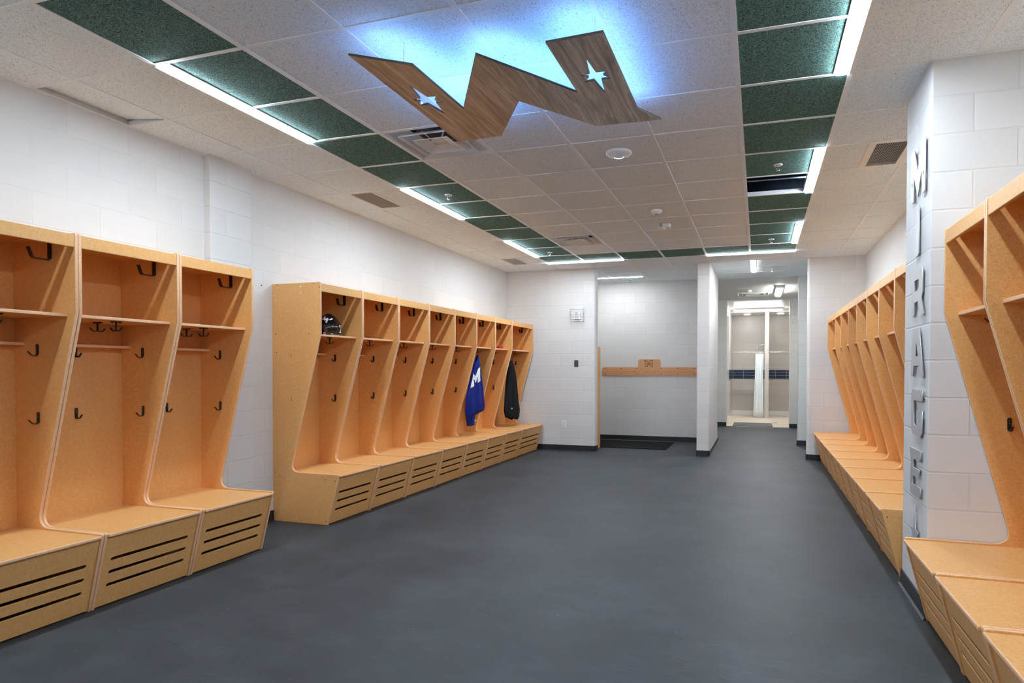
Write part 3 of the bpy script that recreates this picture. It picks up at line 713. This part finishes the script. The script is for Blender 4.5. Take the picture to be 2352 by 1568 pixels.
# dip of the hem towards the left
mb.v = [(x, y, z-max(0, (-.62-z)/.2)*max(0, .06-(y+.28)*.55) if z < -.62 else z) for x, y, z in mb.v]
mb.build('body_cloth', M_BLUE, jer)
for o in jer.children: o.data.polygons.foreach_set('use_smooth', [True]*len(o.data.polygons))
S2_, mb2 = cloth_loft([(.80, 4.48, 4.69, .030), (.70, 4.475, 4.685, .030), (.585, 4.480, 4.675, .026)], jx-.01, 5, .2, n=40, m_=10, seed=2)
mb2.v = [tuple(Vector(v)-Vector(jer.location)) for v in mb2.v]; mb2.build('sleeve', M_BLUE, jer)
for o in jer.children: o.data.polygons.foreach_set('use_smooth', [True]*len(o.data.polygons))
def decal(poly, name, mt, parent, f, off, grow=0):
    """polygon of (s,t) pasted on a curved surface f(s,t,off)"""
    me = plate(poly, [], .0005, Matrix.Identity(4))
    import bmesh
    bm = bmesh.new(); bm.from_mesh(me)
    bmesh.ops.delete(bm, geom=[g for g in bm.faces if g.normal.z < .5], context='FACES')
    bmesh.ops.triangulate(bm, faces=bm.faces)
    bmesh.ops.subdivide_edges(bm, edges=bm.edges, cuts=3, use_grid_fill=True)
    for v in bm.verts: v.co = f(v.co.x, v.co.y, off)-parent.location
    bm.to_mesh(me); bm.free(); me.materials.append(mt); me.materials.append(mt)
    o = bpy.data.objects.new(name, me); C.objects.link(o); o.parent = parent
    q = o.modifiers.new('t', 'SOLIDIFY'); q.thickness = .001; return o
LM = [(0, 0), (.34, 0), (.34, .50), (.58, .12), (.62, .12), (.86, .50), (.86, 0), (1.2, 0), (1.2, .12), (1.13, .12), (1.13, .88), (1.2, .88), (1.2, 1), (.88, 1), (.60, .52), (.32, 1), (0, 1), (0, .88), (.07, .88), (.07, .12), (0, .12)]
def onj(s, t_, off):   # s,t in 0..1 across the emblem
    z = 1.150+.190*t_+.10*(s/1.2-.5); y = 4.545+.215*s/1.2-.035*(1-t_); v = (1.560-z)/(1.560-.77)
    a_, b_ = 0, 0
    for q in range(len(JL)-1):
        if JL[q][0] >= z >= JL[q+1][0]:
            w_ = (JL[q][0]-z)/(JL[q][0]-JL[q+1][0]); a_ = JL[q][1]*(1-w_)+JL[q+1][1]*w_; b_ = JL[q][2]*(1-w_)+JL[q+1][2]*w_
    uu = max(-.97, min(.97, (y-(a_+b_)/2)/((b_-a_)/2))); th = math.asin(math.copysign(abs(uu)**1.25, uu))
    return S(th, v, off)
def scl(P, k, c=(.6, .5)): return [(c[0]+(x-c[0])*k, c[1]+(y-c[1])*k) for x, y in P]
decal(scl(LM, 1.14), 'emblem_border', M_PATCHB, jer, onj, .006); decal(LM, 'emblem', M_PATCH, jer, onj, .010)
MB().box((.016, -.135, -.955), (.024, -.105, -.935)).build('cuff_label', M_PATCH, jer)
# black shirt
bx = -3.665
blk = thing('hanging_shirt', 'black long shirt hanging by its loop in the wide end locker of the left row', 'shirt', (bx, 6.19, 1.592))
lv = [(1.500, 6.02, 6.115, .012), (1.42, 5.985, 6.16, .030), (1.25, 5.945, 6.215, .045), (1.05, 5.90, 6.275, .052), (.85, 5.865, 6.335, .056), (.70, 5.84, 6.385, .058), (.60, 5.875, 6.37, .05)]
S3, mb = cloth_loft(lv, bx, 6, .22, seed=1.7)
mb.v = [tuple(Vector(v)-Vector(blk.location)) for v in mb.v]
mb.v = [(x, y, z-max(0, min(1, (-.80-z)/.15))*.06*math.exp(-((y-.02)/.16)**2)) for x, y, z in mb.v]
mb.build('body_cloth', M_BLK, blk)
MB().tube([(0, -.155, -.095), (0, -.130, -.04), (0, -.025, -.012), (0, -.02, -.02), (0, -.075, -.095)], .003, 6).build('loop', M_BLK, blk)
for o in blk.children: o.data.polygons.foreach_set('use_smooth', [True]*len(o.data.polygons))
MB().box((.048, -.235, -.865), (.060, -.205, -.845)).build('cuff_label', M_PATCH, blk)
# red strap
st = thing('red_strap', 'small crumpled red strap lying on a shelf of the left row', 'strap', (-3.655, 5.55, 1.670))
m = MB(); rr = random.Random(3)
for k in range(4):
    pts = [(rr.uniform(-.04, .04), -.09+.19*q/9+rr.uniform(-.02, .02), .008+abs(rr.gauss(0, .010))) for q in range(10)]
    m.ribbon(pts, .016, (.3, 0, 1), .003)
m.build('webbing', mat('red_webbing', (.55,.008,.015), .6), st)
# helmet
hel = thing('hockey_helmet', 'glossy black hockey helmet with white M and 7 on a locker shelf', 'helmet', (-3.745, 1.735, 1.669))
M_HEL = mat('gloss_black_shell', (.006,.006,.008), .08, spec=.8)
def H_(th, ph, off=0):
    """th round the head (0 = towards the room, 90 = back of the head, +y), ph from crown"""
    a = .098+off; b = .132+off; h = .150+off
    x = a*math.sin(ph)*math.cos(th); y = b*math.sin(ph)*math.sin(th); z = .055+h*math.cos(ph)
    if y > 0 and ph > 1.3: y += .012*math.sin((ph-1.3)*2)
    x *= 1+.04*math.sin(6*ph)
    return Vector((x, y, z))
m = MB(); n1, n2 = 48, 22
def phmax(th):
    s = math.sin(th); c = abs(math.cos(th))
    return 1.94 if s > -.85 else (1.45 if s < -.97 else 1.45+(s+.97)/.12*.49)
vs = [H_(2*PI*k/n1, (i/n2)*phmax(2*PI*k/n1)) for i in range(1, n2+1) for k in range(n1)]+[H_(0, 0)]
fs = [(i*n1+k, i*n1+(k+1) % n1, (i+1)*n1+(k+1) % n1, (i+1)*n1+k) for i in range(n2-1) for k in range(n1)]+[(len(vs)-1, (k+1) % n1, k) for k in range(n1)]
m.add(vs, fs); o = m.build('shell', M_HEL, hel, recalc=True); o.data.polygons.foreach_set('use_smooth', [True]*len(o.data.polygons))
q = o.modifiers.new('t', 'SOLIDIFY'); q.thickness = .006; q.offset = -1
m = MB()
for s in (0,):
    pts = [Vector((s*.038, 0, 0))+H_(PI/2*(1 if ph > 0 else -1), abs(ph), .003)*1 for ph in [-1.1+2.4*i/16 for i in range(17)]]
    m.tube([(p.x, p.y, p.z-abs(s)*.012) for p in pts], .006, 8)
o = m.build('ridge', M_HEL, hel); o.data.polygons.foreach_set('use_smooth', [True]*len(o.data.polygons))
m = MB(); ear = [(x, y) for x, y in arc(0, 0, .034, 0, 360, 24)][:-1]
o = MB().lathe([(.026, 0), (.026, .010), (.020, .014), (.012, .012), (0, .012)], n=26, c=(.072, .030, .045), M=Matrix.Rotation(math.radians(90), 3, 'Y')).build('ear_cover', mat('dark_vented_plastic', (.012,.014,.02), .2), hel, smooth=True)
MB().tube([H_(PI*.5+(a-.5)*PI*1.3, 1.88, -.004) for a in [i/20 for i in range(21)]], .010, 8).build('neck_trim', mat('grey_trim', (.06,.06,.065), .35), hel)
for k, (a, b, c_) in enumerate([(.06, -.045, .0)]):
    MB().lathe([(.003, 0), (.003, .002), (0, .002)], n=8, c=(.085, -.05, .04), M=Matrix.Rotation(math.radians(90), 3, 'Y')).build('rivet', M_CHROME, hel)
def onh(c0, p0, ws, hs, rot):
    def f(s, t_, off):
        u = (s-.6)*ws; v = (t_-.5)*hs; cu = u*math.cos(rot)-v*math.sin(rot); cv = u*math.sin(rot)+v*math.cos(rot)
        return H_(c0+cu, p0-cv, off)+hel.location
    return f
dl = lambda poly, name, mt, f, off: decal(poly, name, mt, hel, f, off)
dl(LM, 'letter_decal', M_PATCH, onh(math.radians(-66), .86, .56, .36, math.radians(-28)), .003)
SEV = [(.15, 0), (.95, 0), (.95, .14), (.65, .14), (.98, .66), (.98, .86), (.84, 1), (.36, 1), (.2, .86), (.2, .66), (.36, .66), (.40, .84), (.78, .84), (.80, .68), (.38, .14), (.15, .14)]
dl(SEV, 'number_decal', M_PATCH, onh(math.radians(14), 1.48, .34, .50, 0), .003)
dl([(.6+.5*math.cos(2*PI*k/16), .5+.5*math.sin(2*PI*k/16)) for k in range(16)], 'round_sticker', M_PATCH, onh(math.radians(-64), 1.80, .22, .17, 0), .004)
dl([(.6+.38*math.cos(2*PI*k/12), .5+.2*math.sin(2*PI*k/12)) for k in range(12)], 'sticker_mark', mat('sticker_red', (.6,.03,.04), .4), onh(math.radians(-64), 1.80, .22, .17, 0), .0055)
dl([(.0, .3), (1.2, .3), (1.2, .7), (0, .7)], 'brand_strip', M_PATCH, onh(math.radians(-30), 1.82, .14, .09, 0), .004)

# ------------------------------------------------------------------ letters on the column
COL = basis((0, -1, 0), (0, 0, 1), (-1, 0, 0))        # local x -> -y (reads left to right from the room), local y -> z
def letter(ch, P, holes, label, yc, zc):
    t = thing('wall_letter', label, 'letter', (CX, yc, zc), 0, 'metal letters down the lettered column')
    f = lambda R: [(-(y-yc), z-zc) for y, z in R]
    me = plate(f(P), [f(h) for h in holes], .006, basis((0, -1, 0), (0, 0, 1), (-1, 0, 0), (-.013, 0, 0)))
    link('letter_face', me, [M_LETTER, M_LETTER], t)
    n = len(P)
    for y, z in (P[0], P[n//2]):
        m = MB()
        cy = sum(p[0] for p in P)/n; cz = sum(p[1] for p in P)/n
        m.tube([(-.012, (y*.8+cy*.2)-yc, (z*.8+cz*.2)-zc), (.0, (y*.8+cy*.2)-yc, (z*.8+cz*.2)-zc)], .004, 8)
        m.build('standoff', M_CHROME, t)
    return t
MM = [(.985,2.362),(.955,2.350),(.912,2.350),(.918,2.500),(.812,2.356),(.732,2.500),(.725,2.362),(.700,2.346),(.652,2.350),(.658,2.640),(.735,2.655),(.820,2.497),(.905,2.645),(.985,2.650)]
letter('M', MM, [[(.958+.6*dx, 2.459+dz) for dx, dz in ((0,.03),(.01,.008),(.03,.012),(.02,0),(.03,-.012),(.01,-.008),(0,-.03),(-.01,-.008),(-.03,-.012),(-.02,0),(-.03,.012),(-.01,.008))],
                 [(.690+.6*dx, 2.456+dz) for dx, dz in ((0,.03),(.01,.008),(.03,.012),(.02,0),(.03,-.012),(.01,-.008),(0,-.03),(-.01,-.008),(-.03,-.012),(-.02,0),(-.03,.012),(-.01,.008))]], 'brushed metal letter M near the top of the column', .82, 2.50)
letter('I', [(.872,2.290),(.785,2.305),(.778,2.030),(.800,2.014),(.845,2.016),(.864,2.036)], [], 'brushed metal letter I on the column, second from the top', .82, 2.15)
letter('R', [(.958,1.945),(.745,1.945),(.700,1.936),(.684,1.910),(.684,1.801),(.712,1.768),(.645,1.676),(.668,1.664),(.712,1.668),(.792,1.755),(.864,1.752),(.866,1.690),(.885,1.672),(.932,1.672),(.935,1.780),(.940,1.900)],
       [[(.870,1.880),(.775,1.880),(.758,1.868),(.756,1.830),(.775,1.816),(.868,1.816)]], 'brushed metal letter R on the column, third from the top', .82, 1.80)
letter('A', [(.890,1.603),(.751,1.598),(.644,1.330),(.660,1.320),(.716,1.320),(.748,1.385),(.865,1.385),(.885,1.325),(.943,1.322),(.935,1.345)], [[(.840,1.440),(.806,1.520),(.767,1.440)]], 'brushed metal letter A on the column, fourth from the top', .80, 1.46)
letter('G', [(.918,1.225),(.888,1.248),(.652,1.248),(.665,1.185),(.855,1.185),(.852,1.055),(.828,1.040),(.747,1.042),(.742,1.078),(.785,1.078),(.780,1.130),(.656,1.132),(.660,1.012),(.705,.980),(.875,.990),(.916,1.016)], [], 'brushed metal letter G on the column, fifth from the top', .79, 1.11)
letter('E', [(.947,.905),(.672,.905),(.699,.846),(.841,.843),(.846,.797),(.715,.797),(.720,.749),(.853,.745),(.858,.697),(.668,.700),(.689,.639),(.915,.636),(.907,.821)], [], 'brushed metal letter E on the column, lowest of the letters', .80, .77)
sc_, sz_ = .805, .400
star = [(sc_, sz_+.185), (sc_-.022, sz_+.045), (sc_-.080, sz_+.038), (sc_-.045, sz_), (sc_-.080, sz_-.038), (sc_-.022, sz_-.045), (sc_, sz_-.185), (sc_+.022, sz_-.045), (sc_+.080, sz_-.038), (sc_+.045, sz_), (sc_+.080, sz_+.038), (sc_+.022, sz_+.045)]
letter('*', star, [], 'tall metal star low on the column, half hidden behind the near right bench', .80, .40)['category'] = 'star'

# ------------------------------------------------------------------ on the back wall
g = thing('alarm_strobe', 'fire alarm strobe behind a steel wire guard on the back wall', 'alarm', (-2.752, YB, 2.255))
m = MB(); a_, b_, d_ = .112, .100, .078
for k in range(6):
    z = -b_+2*b_*k/5; m.tube([(-a_, 0, z), (-a_, -d_, z), (a_, -d_, z), (a_, 0, z)], .0028, 6)
for k in range(4):
    x = -a_+2*a_*k/3; m.tube([(x, 0, b_), (x, -d_, b_), (x, -d_, -b_), (x, 0, -b_)], .0034, 6)
m.tube([(-a_, 0, -b_), (a_, 0, -b_), (a_, 0, b_), (-a_, 0, b_), (-a_, 0, -b_)], .004, 6)
m.build('wire_guard', mat('zinc_wire', (.62,.62,.62), .3, .9), g)
MB().box((-.055, -.028, -.070), (.055, 0, .070)).build('strobe_body', M_PLASTIC, g, bevel=.006)
MB().box((-.022, -.048, -.055), (.022, -.026, .060)).build('strobe_lens', mat('clear_lens', (.6,.62,.64), .1), g, bevel=.008)
g = thing('blank_cover_plate', 'dark metal cover plate on the back wall', 'wall plate', (-2.766, YB, 1.455))
MB().box((-.035, -.006, -.057), (.035, 0, .057)).build('plate', M_GUN, g, bevel=.002)
for z in (-.045, .045): MB().lathe([(.004, 0), (.004, .002), (0, .002)], n=10, c=(0, -.006, z), M=Matrix.Rotation(PI/2, 3, 'X')).build('screw', M_CHROME, g)
def outlet(x, y, z, rz, label, w_=.038, h_=.060):
    g = thing('electrical_outlet', label, 'outlet', (x, y, z), rz)
    MB().box((-w_, -.008, -h_), (w_, 0, h_)).build('cover_plate', M_PLASTIC, g, bevel=.003)
    for zz in (-.022, .022):
        s = MB().box((-.017, -.011, zz-.015), (.017, -.007, zz+.015)).build('socket', M_WHITE, g, bevel=.003)
        mm = MB()
        for xx in (-.007, .007): mm.box((xx-.0014, -.0118, zz-.002), (xx+.0014, -.0105, zz+.008))
        mm.box((-.002, -.0118, zz-.011), (.002, -.0105, zz-.006)); mm.build('slots', M_DARK, s)
outlet(-2.978, YB, .443, 0, 'white double outlet low on the back wall beside the wide left locker')
outlet(-.60, 7.62, .45, PI/2, 'white outlet low on the hallway side of the block pier')

# ------------------------------------------------------------------ alcove: racks, cabinet, mat
rk = thing('peg_rack', 'wooden peg rack with a raised centre carrying a letter M, on the rear alcove wall', 'peg rack', (-1.87, YA, 1.32))
ox, oz = -1.87, 1.32
BO = [(-2.745,1.243),(-.815,1.243),(-.815,1.401),(-1.632,1.401),(-1.640,1.410),(-1.643,1.528),(-1.666,1.552),(-2.036,1.552),(-2.064,1.528),(-2.067,1.410),(-2.076,1.401),(-2.745,1.401),(-2.772,1.372),(-2.772,1.272)]
me = plate([(x-ox, z-oz) for x, z in BO], [], .019, basis((1, 0, 0), (0, 0, 1), (0, -1, 0), (0, -.0095, 0)))
link('board', me, [M_RACK, M_RACK], rk)
for k in range(25):
    x = -2.701+.0733*k-ox
    MB().tube([(x, -.02, .002), (x-.004, -.085, .012)], .0062, 10).build('peg', M_EDGE, rk)
bd = [c for c in rk.children if c.name.startswith('board')][0]
for x in (-2.695, -2.390, -2.083, -1.625, -1.319, -1.015):
    for z in (1.373, 1.271):
        MB().lathe([(.0075, 0), (.0075, .002), (0, .0015)], n=12, c=(x-ox, -.022, z-oz), M=Matrix.Rotation(PI/2, 3, 'X')).build('screw', M_DARK, rk)
EM = [(-.45,-.5),(-.16,-.5),(-.16,.02),(.0,-.26),(.16,.02),(.16,-.42),(.28,-.5),(.28,-.5),(.45,-.62),(.45,.5),(.12,.5),(.0,.14),(-.18,.5),(-.52,.5),(-.46,.36)]
EM = [(-.43,-.48),(-.17,-.48),(-.17,.06),(0,-.28),(.20,.10),(.20,-.44),(.44,-.56),(.44,.5),(.14,.5),(0,.02),(-.26,.5),(-.54,.5),(-.43,.34)]
m = MB(); pts = [(x*.160+.012, 0, z*.118+.150) for x, z in EM]
for i in range(len(pts)):
    a, b = Vector(pts[i]), Vector(pts[(i+1) % len(pts)]); m.ribbon([a+Vector((0, -.0225, 0)), b+Vector((0, -.0225, 0))], .0075, (b-a).cross(Vector((0, 1, 0))), .0012)
for xx in (-.05, .055):
    m.lathe([(.006, 0), (.006, .001), (0, .001)], n=6, c=(xx+.012, -.022, .145), M=Matrix.Rotation(PI/2, 3, 'X'))
m.build('letter_emblem', mat('burnt_line', (.03,.02,.012), .6), rk)
rk2 = thing('peg_rack', 'second peg rack seen end-on along the pier side of the alcove', 'peg rack', (-.793, 7.72, 1.33))
MB().box((-.019, -.78, -.085), (0, .78, .085)).build('board', M_RACK, rk2, bevel=.004)
for k in range(19): 
    y = -.72+.08*k; MB().tube([(-.018, y, .0), (-.082, y, .010)], .0062, 10).build('peg', M_EDGE, rk2)
cb = thing('wooden_cubby', 'tall wooden cubby side standing just behind the end of the back wall', 'cubby', (-2.80, 6.955, 0))
for x in (-.30, .284): MB().box((x, .0, 0), (x+.019, .345, 1.742)).build('side_panel', [M_WOOD], cb, bevel=.004)
MB().box((-.28, .0, 0), (.283, .016, 1.73)).build('back_panel', M_WOOD, cb)
for z in (.06, .48, .9, 1.32, 1.715): MB().box((-.280, .017, z), (.283, .335, z+.018)).build('shelf', M_WOOD, cb)
tag(MB().box((-3.2, 7.32, .001), (-1.36, 8.40, .012)).build('entrance_mat', M_MAT, bevel=.004), 'dark bristly entrance mat on the alcove floor below the peg rack', 'mat')

# ------------------------------------------------------------------ showers
sfl = MB().box((-.66, 12.25, -.2), (2.6, 16.6, .002)).build('floor_shower', M_SFLOOR); struct(sfl)
scl_ = MB().box((-.8, 12.30, 3.0), (2.6, 15.2, 3.1)).box((-.8, 15.2, 2.97), (2.6, 16.6, 3.1)).build('ceiling_shower', mat('shower_ceiling', (.80,.80,.80), .35)); struct(scl_)
for nm, a, b in (('wall_shower_left', (-.85, 12.42, 0), (-.635, 16.6, 3.1)), ('wall_shower_back', (-.85, 16.4, 0), (2.6, 16.6, 3.1)), ('wall_shower_right', (1.5, 12.42, 0), (1.7, 16.6, 3.1)), ('wall_shower_divider', (.288, 15.19, 0), (.402, 16.4, 3.0))):
    w = MB().box(a, b).build(nm, M_STILE); struct(w)
jb = MB().box((-.64, 12.215, 0), (-.597, 13.3, 3.0)).box((.817, 12.43, 0), (.83, 12.6, 3.0)).build('trim_1', M_GLOSSW, bevel=.006); struct(jb)
# navy bands
bm_ = MB().box((-.633, 16.392, 1.075), (1.5, 16.401, 1.348)).box((-.636, 12.5, 1.075), (-.629, 16.4, 1.348)).box((.284, 15.194, 1.075), (.406, 15.3, 1.348))
bm_ = bm_.box((.402, 15.3, 1.075), (.406, 16.4, 1.348)).box((.284, 15.3, 1.075), (.2885, 16.4, 1.348)).build('trim_2', M_SBLUE); struct(bm_)
bt = MB().box((-.633, 16.385, .002), (1.5, 16.401, .126)).box((-.633, 13.4, .002), (-.625, 16.4, .126)).build('trim_3', M_GLOSSW); struct(bt)
def wrap_light(name, lab, cx, cy, z, X, Y, mt):
    t = thing(name, lab, 'light', (cx, cy, z), 0)
    MB().box((-X-.012, -Y-.012, -.052), (X+.012, Y+.012, 0)).build('housing', M_WHITE, t, bevel=.008)
    MB().box((-X+.004, -Y+.004, -.085), (X-.004, Y-.004, -.048)).build('diffuser', mt, t, bevel=.016, seg=4)
    for k in (-1, 0, 1): MB().box((k*X*.6-.006 if X > Y else -.075, -.08 if X > Y else k*Y*.6-.006, -.05), (k*X*.6+.006 if X > Y else .075, .08 if X > Y else k*Y*.6+.006, -.03)).build('clip', M_WHITE, t)
wrap_light('wrap_light', 'boxy lit fixture on the grey ceiling outside the showers', .515, 10.42, H, .062, .62, M_LIGHT2)
wrap_light('wrap_light', 'long lit fixture across the shower room ceiling', .10, 14.2, 3.0, .618, .075, M_LIGHT3)
for x in (-.20, .72):
    tag(MB().lathe([(.09, -.004), (.085, -.010), (.06, -.012), (0, -.012)], c=(x, 15.75, 2.97), n=24).build('recessed_light', mat('recess_lens', (.9,.9,.9), .4, emit=(1,.97,.92), es=14)), 'round recessed light over the left shower stall' if x < 0 else 'round recessed light over the right shower stall', 'light', 'recessed stall lights')
for nm, x0, x1, lab in (('l', -.635, .288, 'chrome curtain rod across the left shower stall'), ('r', .402, 1.5, 'chrome curtain rod across the right shower stall')):
    t = thing('curtain_rod', lab, 'rod', ((x0+x1)/2, 15.25, 1.85), 0, 'shower curtain rods')
    MB().tube([(x0-(x0+x1)/2, 0, 0), (x1-(x0+x1)/2, 0, 0)], .0125, 12).build('rod', M_CHROME, t, smooth=True)
    for x in (x0, x1):
        s = 1 if x == x0 else -1; MB().tube([(x-(x0+x1)/2, 0, 0), (x-(x0+x1)/2+s*.012, 0, 0)], .03, 16).build('flange', M_CHROME, t)
cu = thing('shower_curtain', 'white shower curtain gathered at the right of the left stall', 'curtain', (.13, 15.25, 1.85))
m = MB(); NU, NV = 90, 12; vs = []
for j in range(NV+1):
    v = j/NV; z = -.035-v*1.80; xl = -.085-.055*v; xr = .125+.012*v
    for i in range(NU+1):
        u = i/NU; vs.append((xl+(xr-xl)*u+.004*math.sin(9*u+4*v), .028*math.sin(u*PI*7+.6*math.sin(3*v))*(1-.25*v)+.012*math.sin(u*7+3*v), z))
m.add(vs, [(j*(NU+1)+i, j*(NU+1)+i+1, (j+1)*(NU+1)+i+1, (j+1)*(NU+1)+i) for j in range(NV) for i in range(NU)])
o = m.build('cloth', M_CURT, cu, recalc=False); o.data.polygons.foreach_set('use_smooth', [True]*len(o.data.polygons)); q = o.modifiers.new('t', 'SOLIDIFY'); q.thickness = .002
for k in range(7):
    x = -.078+.198*k/6; ring = [(x, .019*math.cos(2*PI*i/16), -.008+.024*math.sin(2*PI*i/16)) for i in range(17)]
    MB().tube(ring, .002, 6, caps=False).build('ring', M_CHROME, cu)
sh = thing('shower', 'chrome shower head on a bent arm above the curtain rod', 'shower', (.288, 15.8, 2.07))
MB().tube([(0, 0, 0), (-.07, 0, .012), (-.11, 0, -.005), (-.16, 0, -.055)], .010, 10).build('arm', M_CHROME, sh, smooth=True)
MB().lathe([(.010, 0), (.014, .02), (.040, .045), (.042, .06), (0, .062)], n=24, c=(-.155, 0, -.05), M=Matrix.Rotation(math.radians(-140), 3, 'Y')).build('head', M_CHROME, sh, smooth=True)
MB().tube([(0, 0, 0), (-.008, 0, 0)], .03, 18).build('flange', M_CHROME, sh)
gm_ = MB(); gm_.box((-.46, 12.30, .003), (.455, 13.28, .014)); gm_.build('floor_mat_', M_GREYMAT)
o = bpy.data.objects['floor_mat_']; o.name = 'rubber_mat'; tag(o, 'grey rubber mat on the cream tiles at the shower entrance', 'mat')
for k, (x, y, lab) in enumerate([(.54, 13.5, 'round floor drain right of the grey mat at the shower entrance'), (-.167, 15.65, 'round floor drain in the left shower stall'), (.86, 15.75, 'round floor drain in the right shower stall')]):
    tag(MB().lathe([(.075, .0021), (.075, .006), (.05, .007), (0, .007)], c=(x, y, 0), n=24).build('floor_drain', M_CHROME, smooth=True), lab, 'drain', 'floor drains')
# stray bits
tag(MB().box((-.01, -.02, 0), (.02, .01, .004)).build('tape_scrap', M_PATCH), 'tiny white scrap on the bench of the locker holding the red strap', 'scrap').location = (-3.50, 5.42, ZS-.0075)
o = MB().lathe([(.006, 0), (.006, .003), (0, .003)], n=10, c=(XL, 1.19, 2.088), M=Matrix.Rotation(PI/2, 3, 'Y')).build('wall_anchor', M_GUN); tag(o, 'small dark screw in the left wall beside the helmet locker', 'screw')

# ------------------------------------------------------------------ camera and world
f, yaw, pit, roll, cx, cy = 1431.84, .3028, -.0183, .0017, 1294.82, 873.7
fw = Vector((-math.sin(yaw)*math.cos(pit), math.cos(yaw)*math.cos(pit), math.sin(pit)))
r = Vector((math.cos(yaw), math.sin(yaw), 0)); u = r.cross(fw)
r2 = r*math.cos(roll)+u*math.sin(roll); u2 = -r*math.sin(roll)+u*math.cos(roll)
cd = bpy.data.cameras.new('camera'); cam = bpy.data.objects.new('camera', cd); C.objects.link(cam)
cam.matrix_world = basis(r2, u2, -fw, (.1263, -3.2284, H-1.66))
cd.sensor_width = 36; cd.lens = f/2352*36; cd.shift_x = (1176-cx)/2352; cd.shift_y = (cy-784)/2352; cd.clip_start = .05
sc.camera = cam
w = bpy.data.worlds.new('world'); w.use_nodes = True; w.node_tree.nodes['Background'].inputs[0].default_value = (.6,.65,.7,1); w.node_tree.nodes['Background'].inputs[1].default_value = .05; sc.world = w
vs_ = sc.view_settings; vs_.view_transform = 'Standard'; vs_.look = 'None'; vs_.gamma = 1; vs_.exposure = .98; vs_.use_curve_mapping = False
sc.cycles.max_bounces = 10; sc.cycles.diffuse_bounces = 8; sc.cycles.glossy_bounces = 3; sc.cycles.caustics_reflective = False; sc.cycles.caustics_refractive = False
sc.cycles.use_denoising = True; sc.cycles.use_adaptive_sampling = True; sc.cycles.adaptive_threshold = .025; sc.cycles.adaptive_min_samples = 16; sc.cycles.sample_clamp_indirect = 8
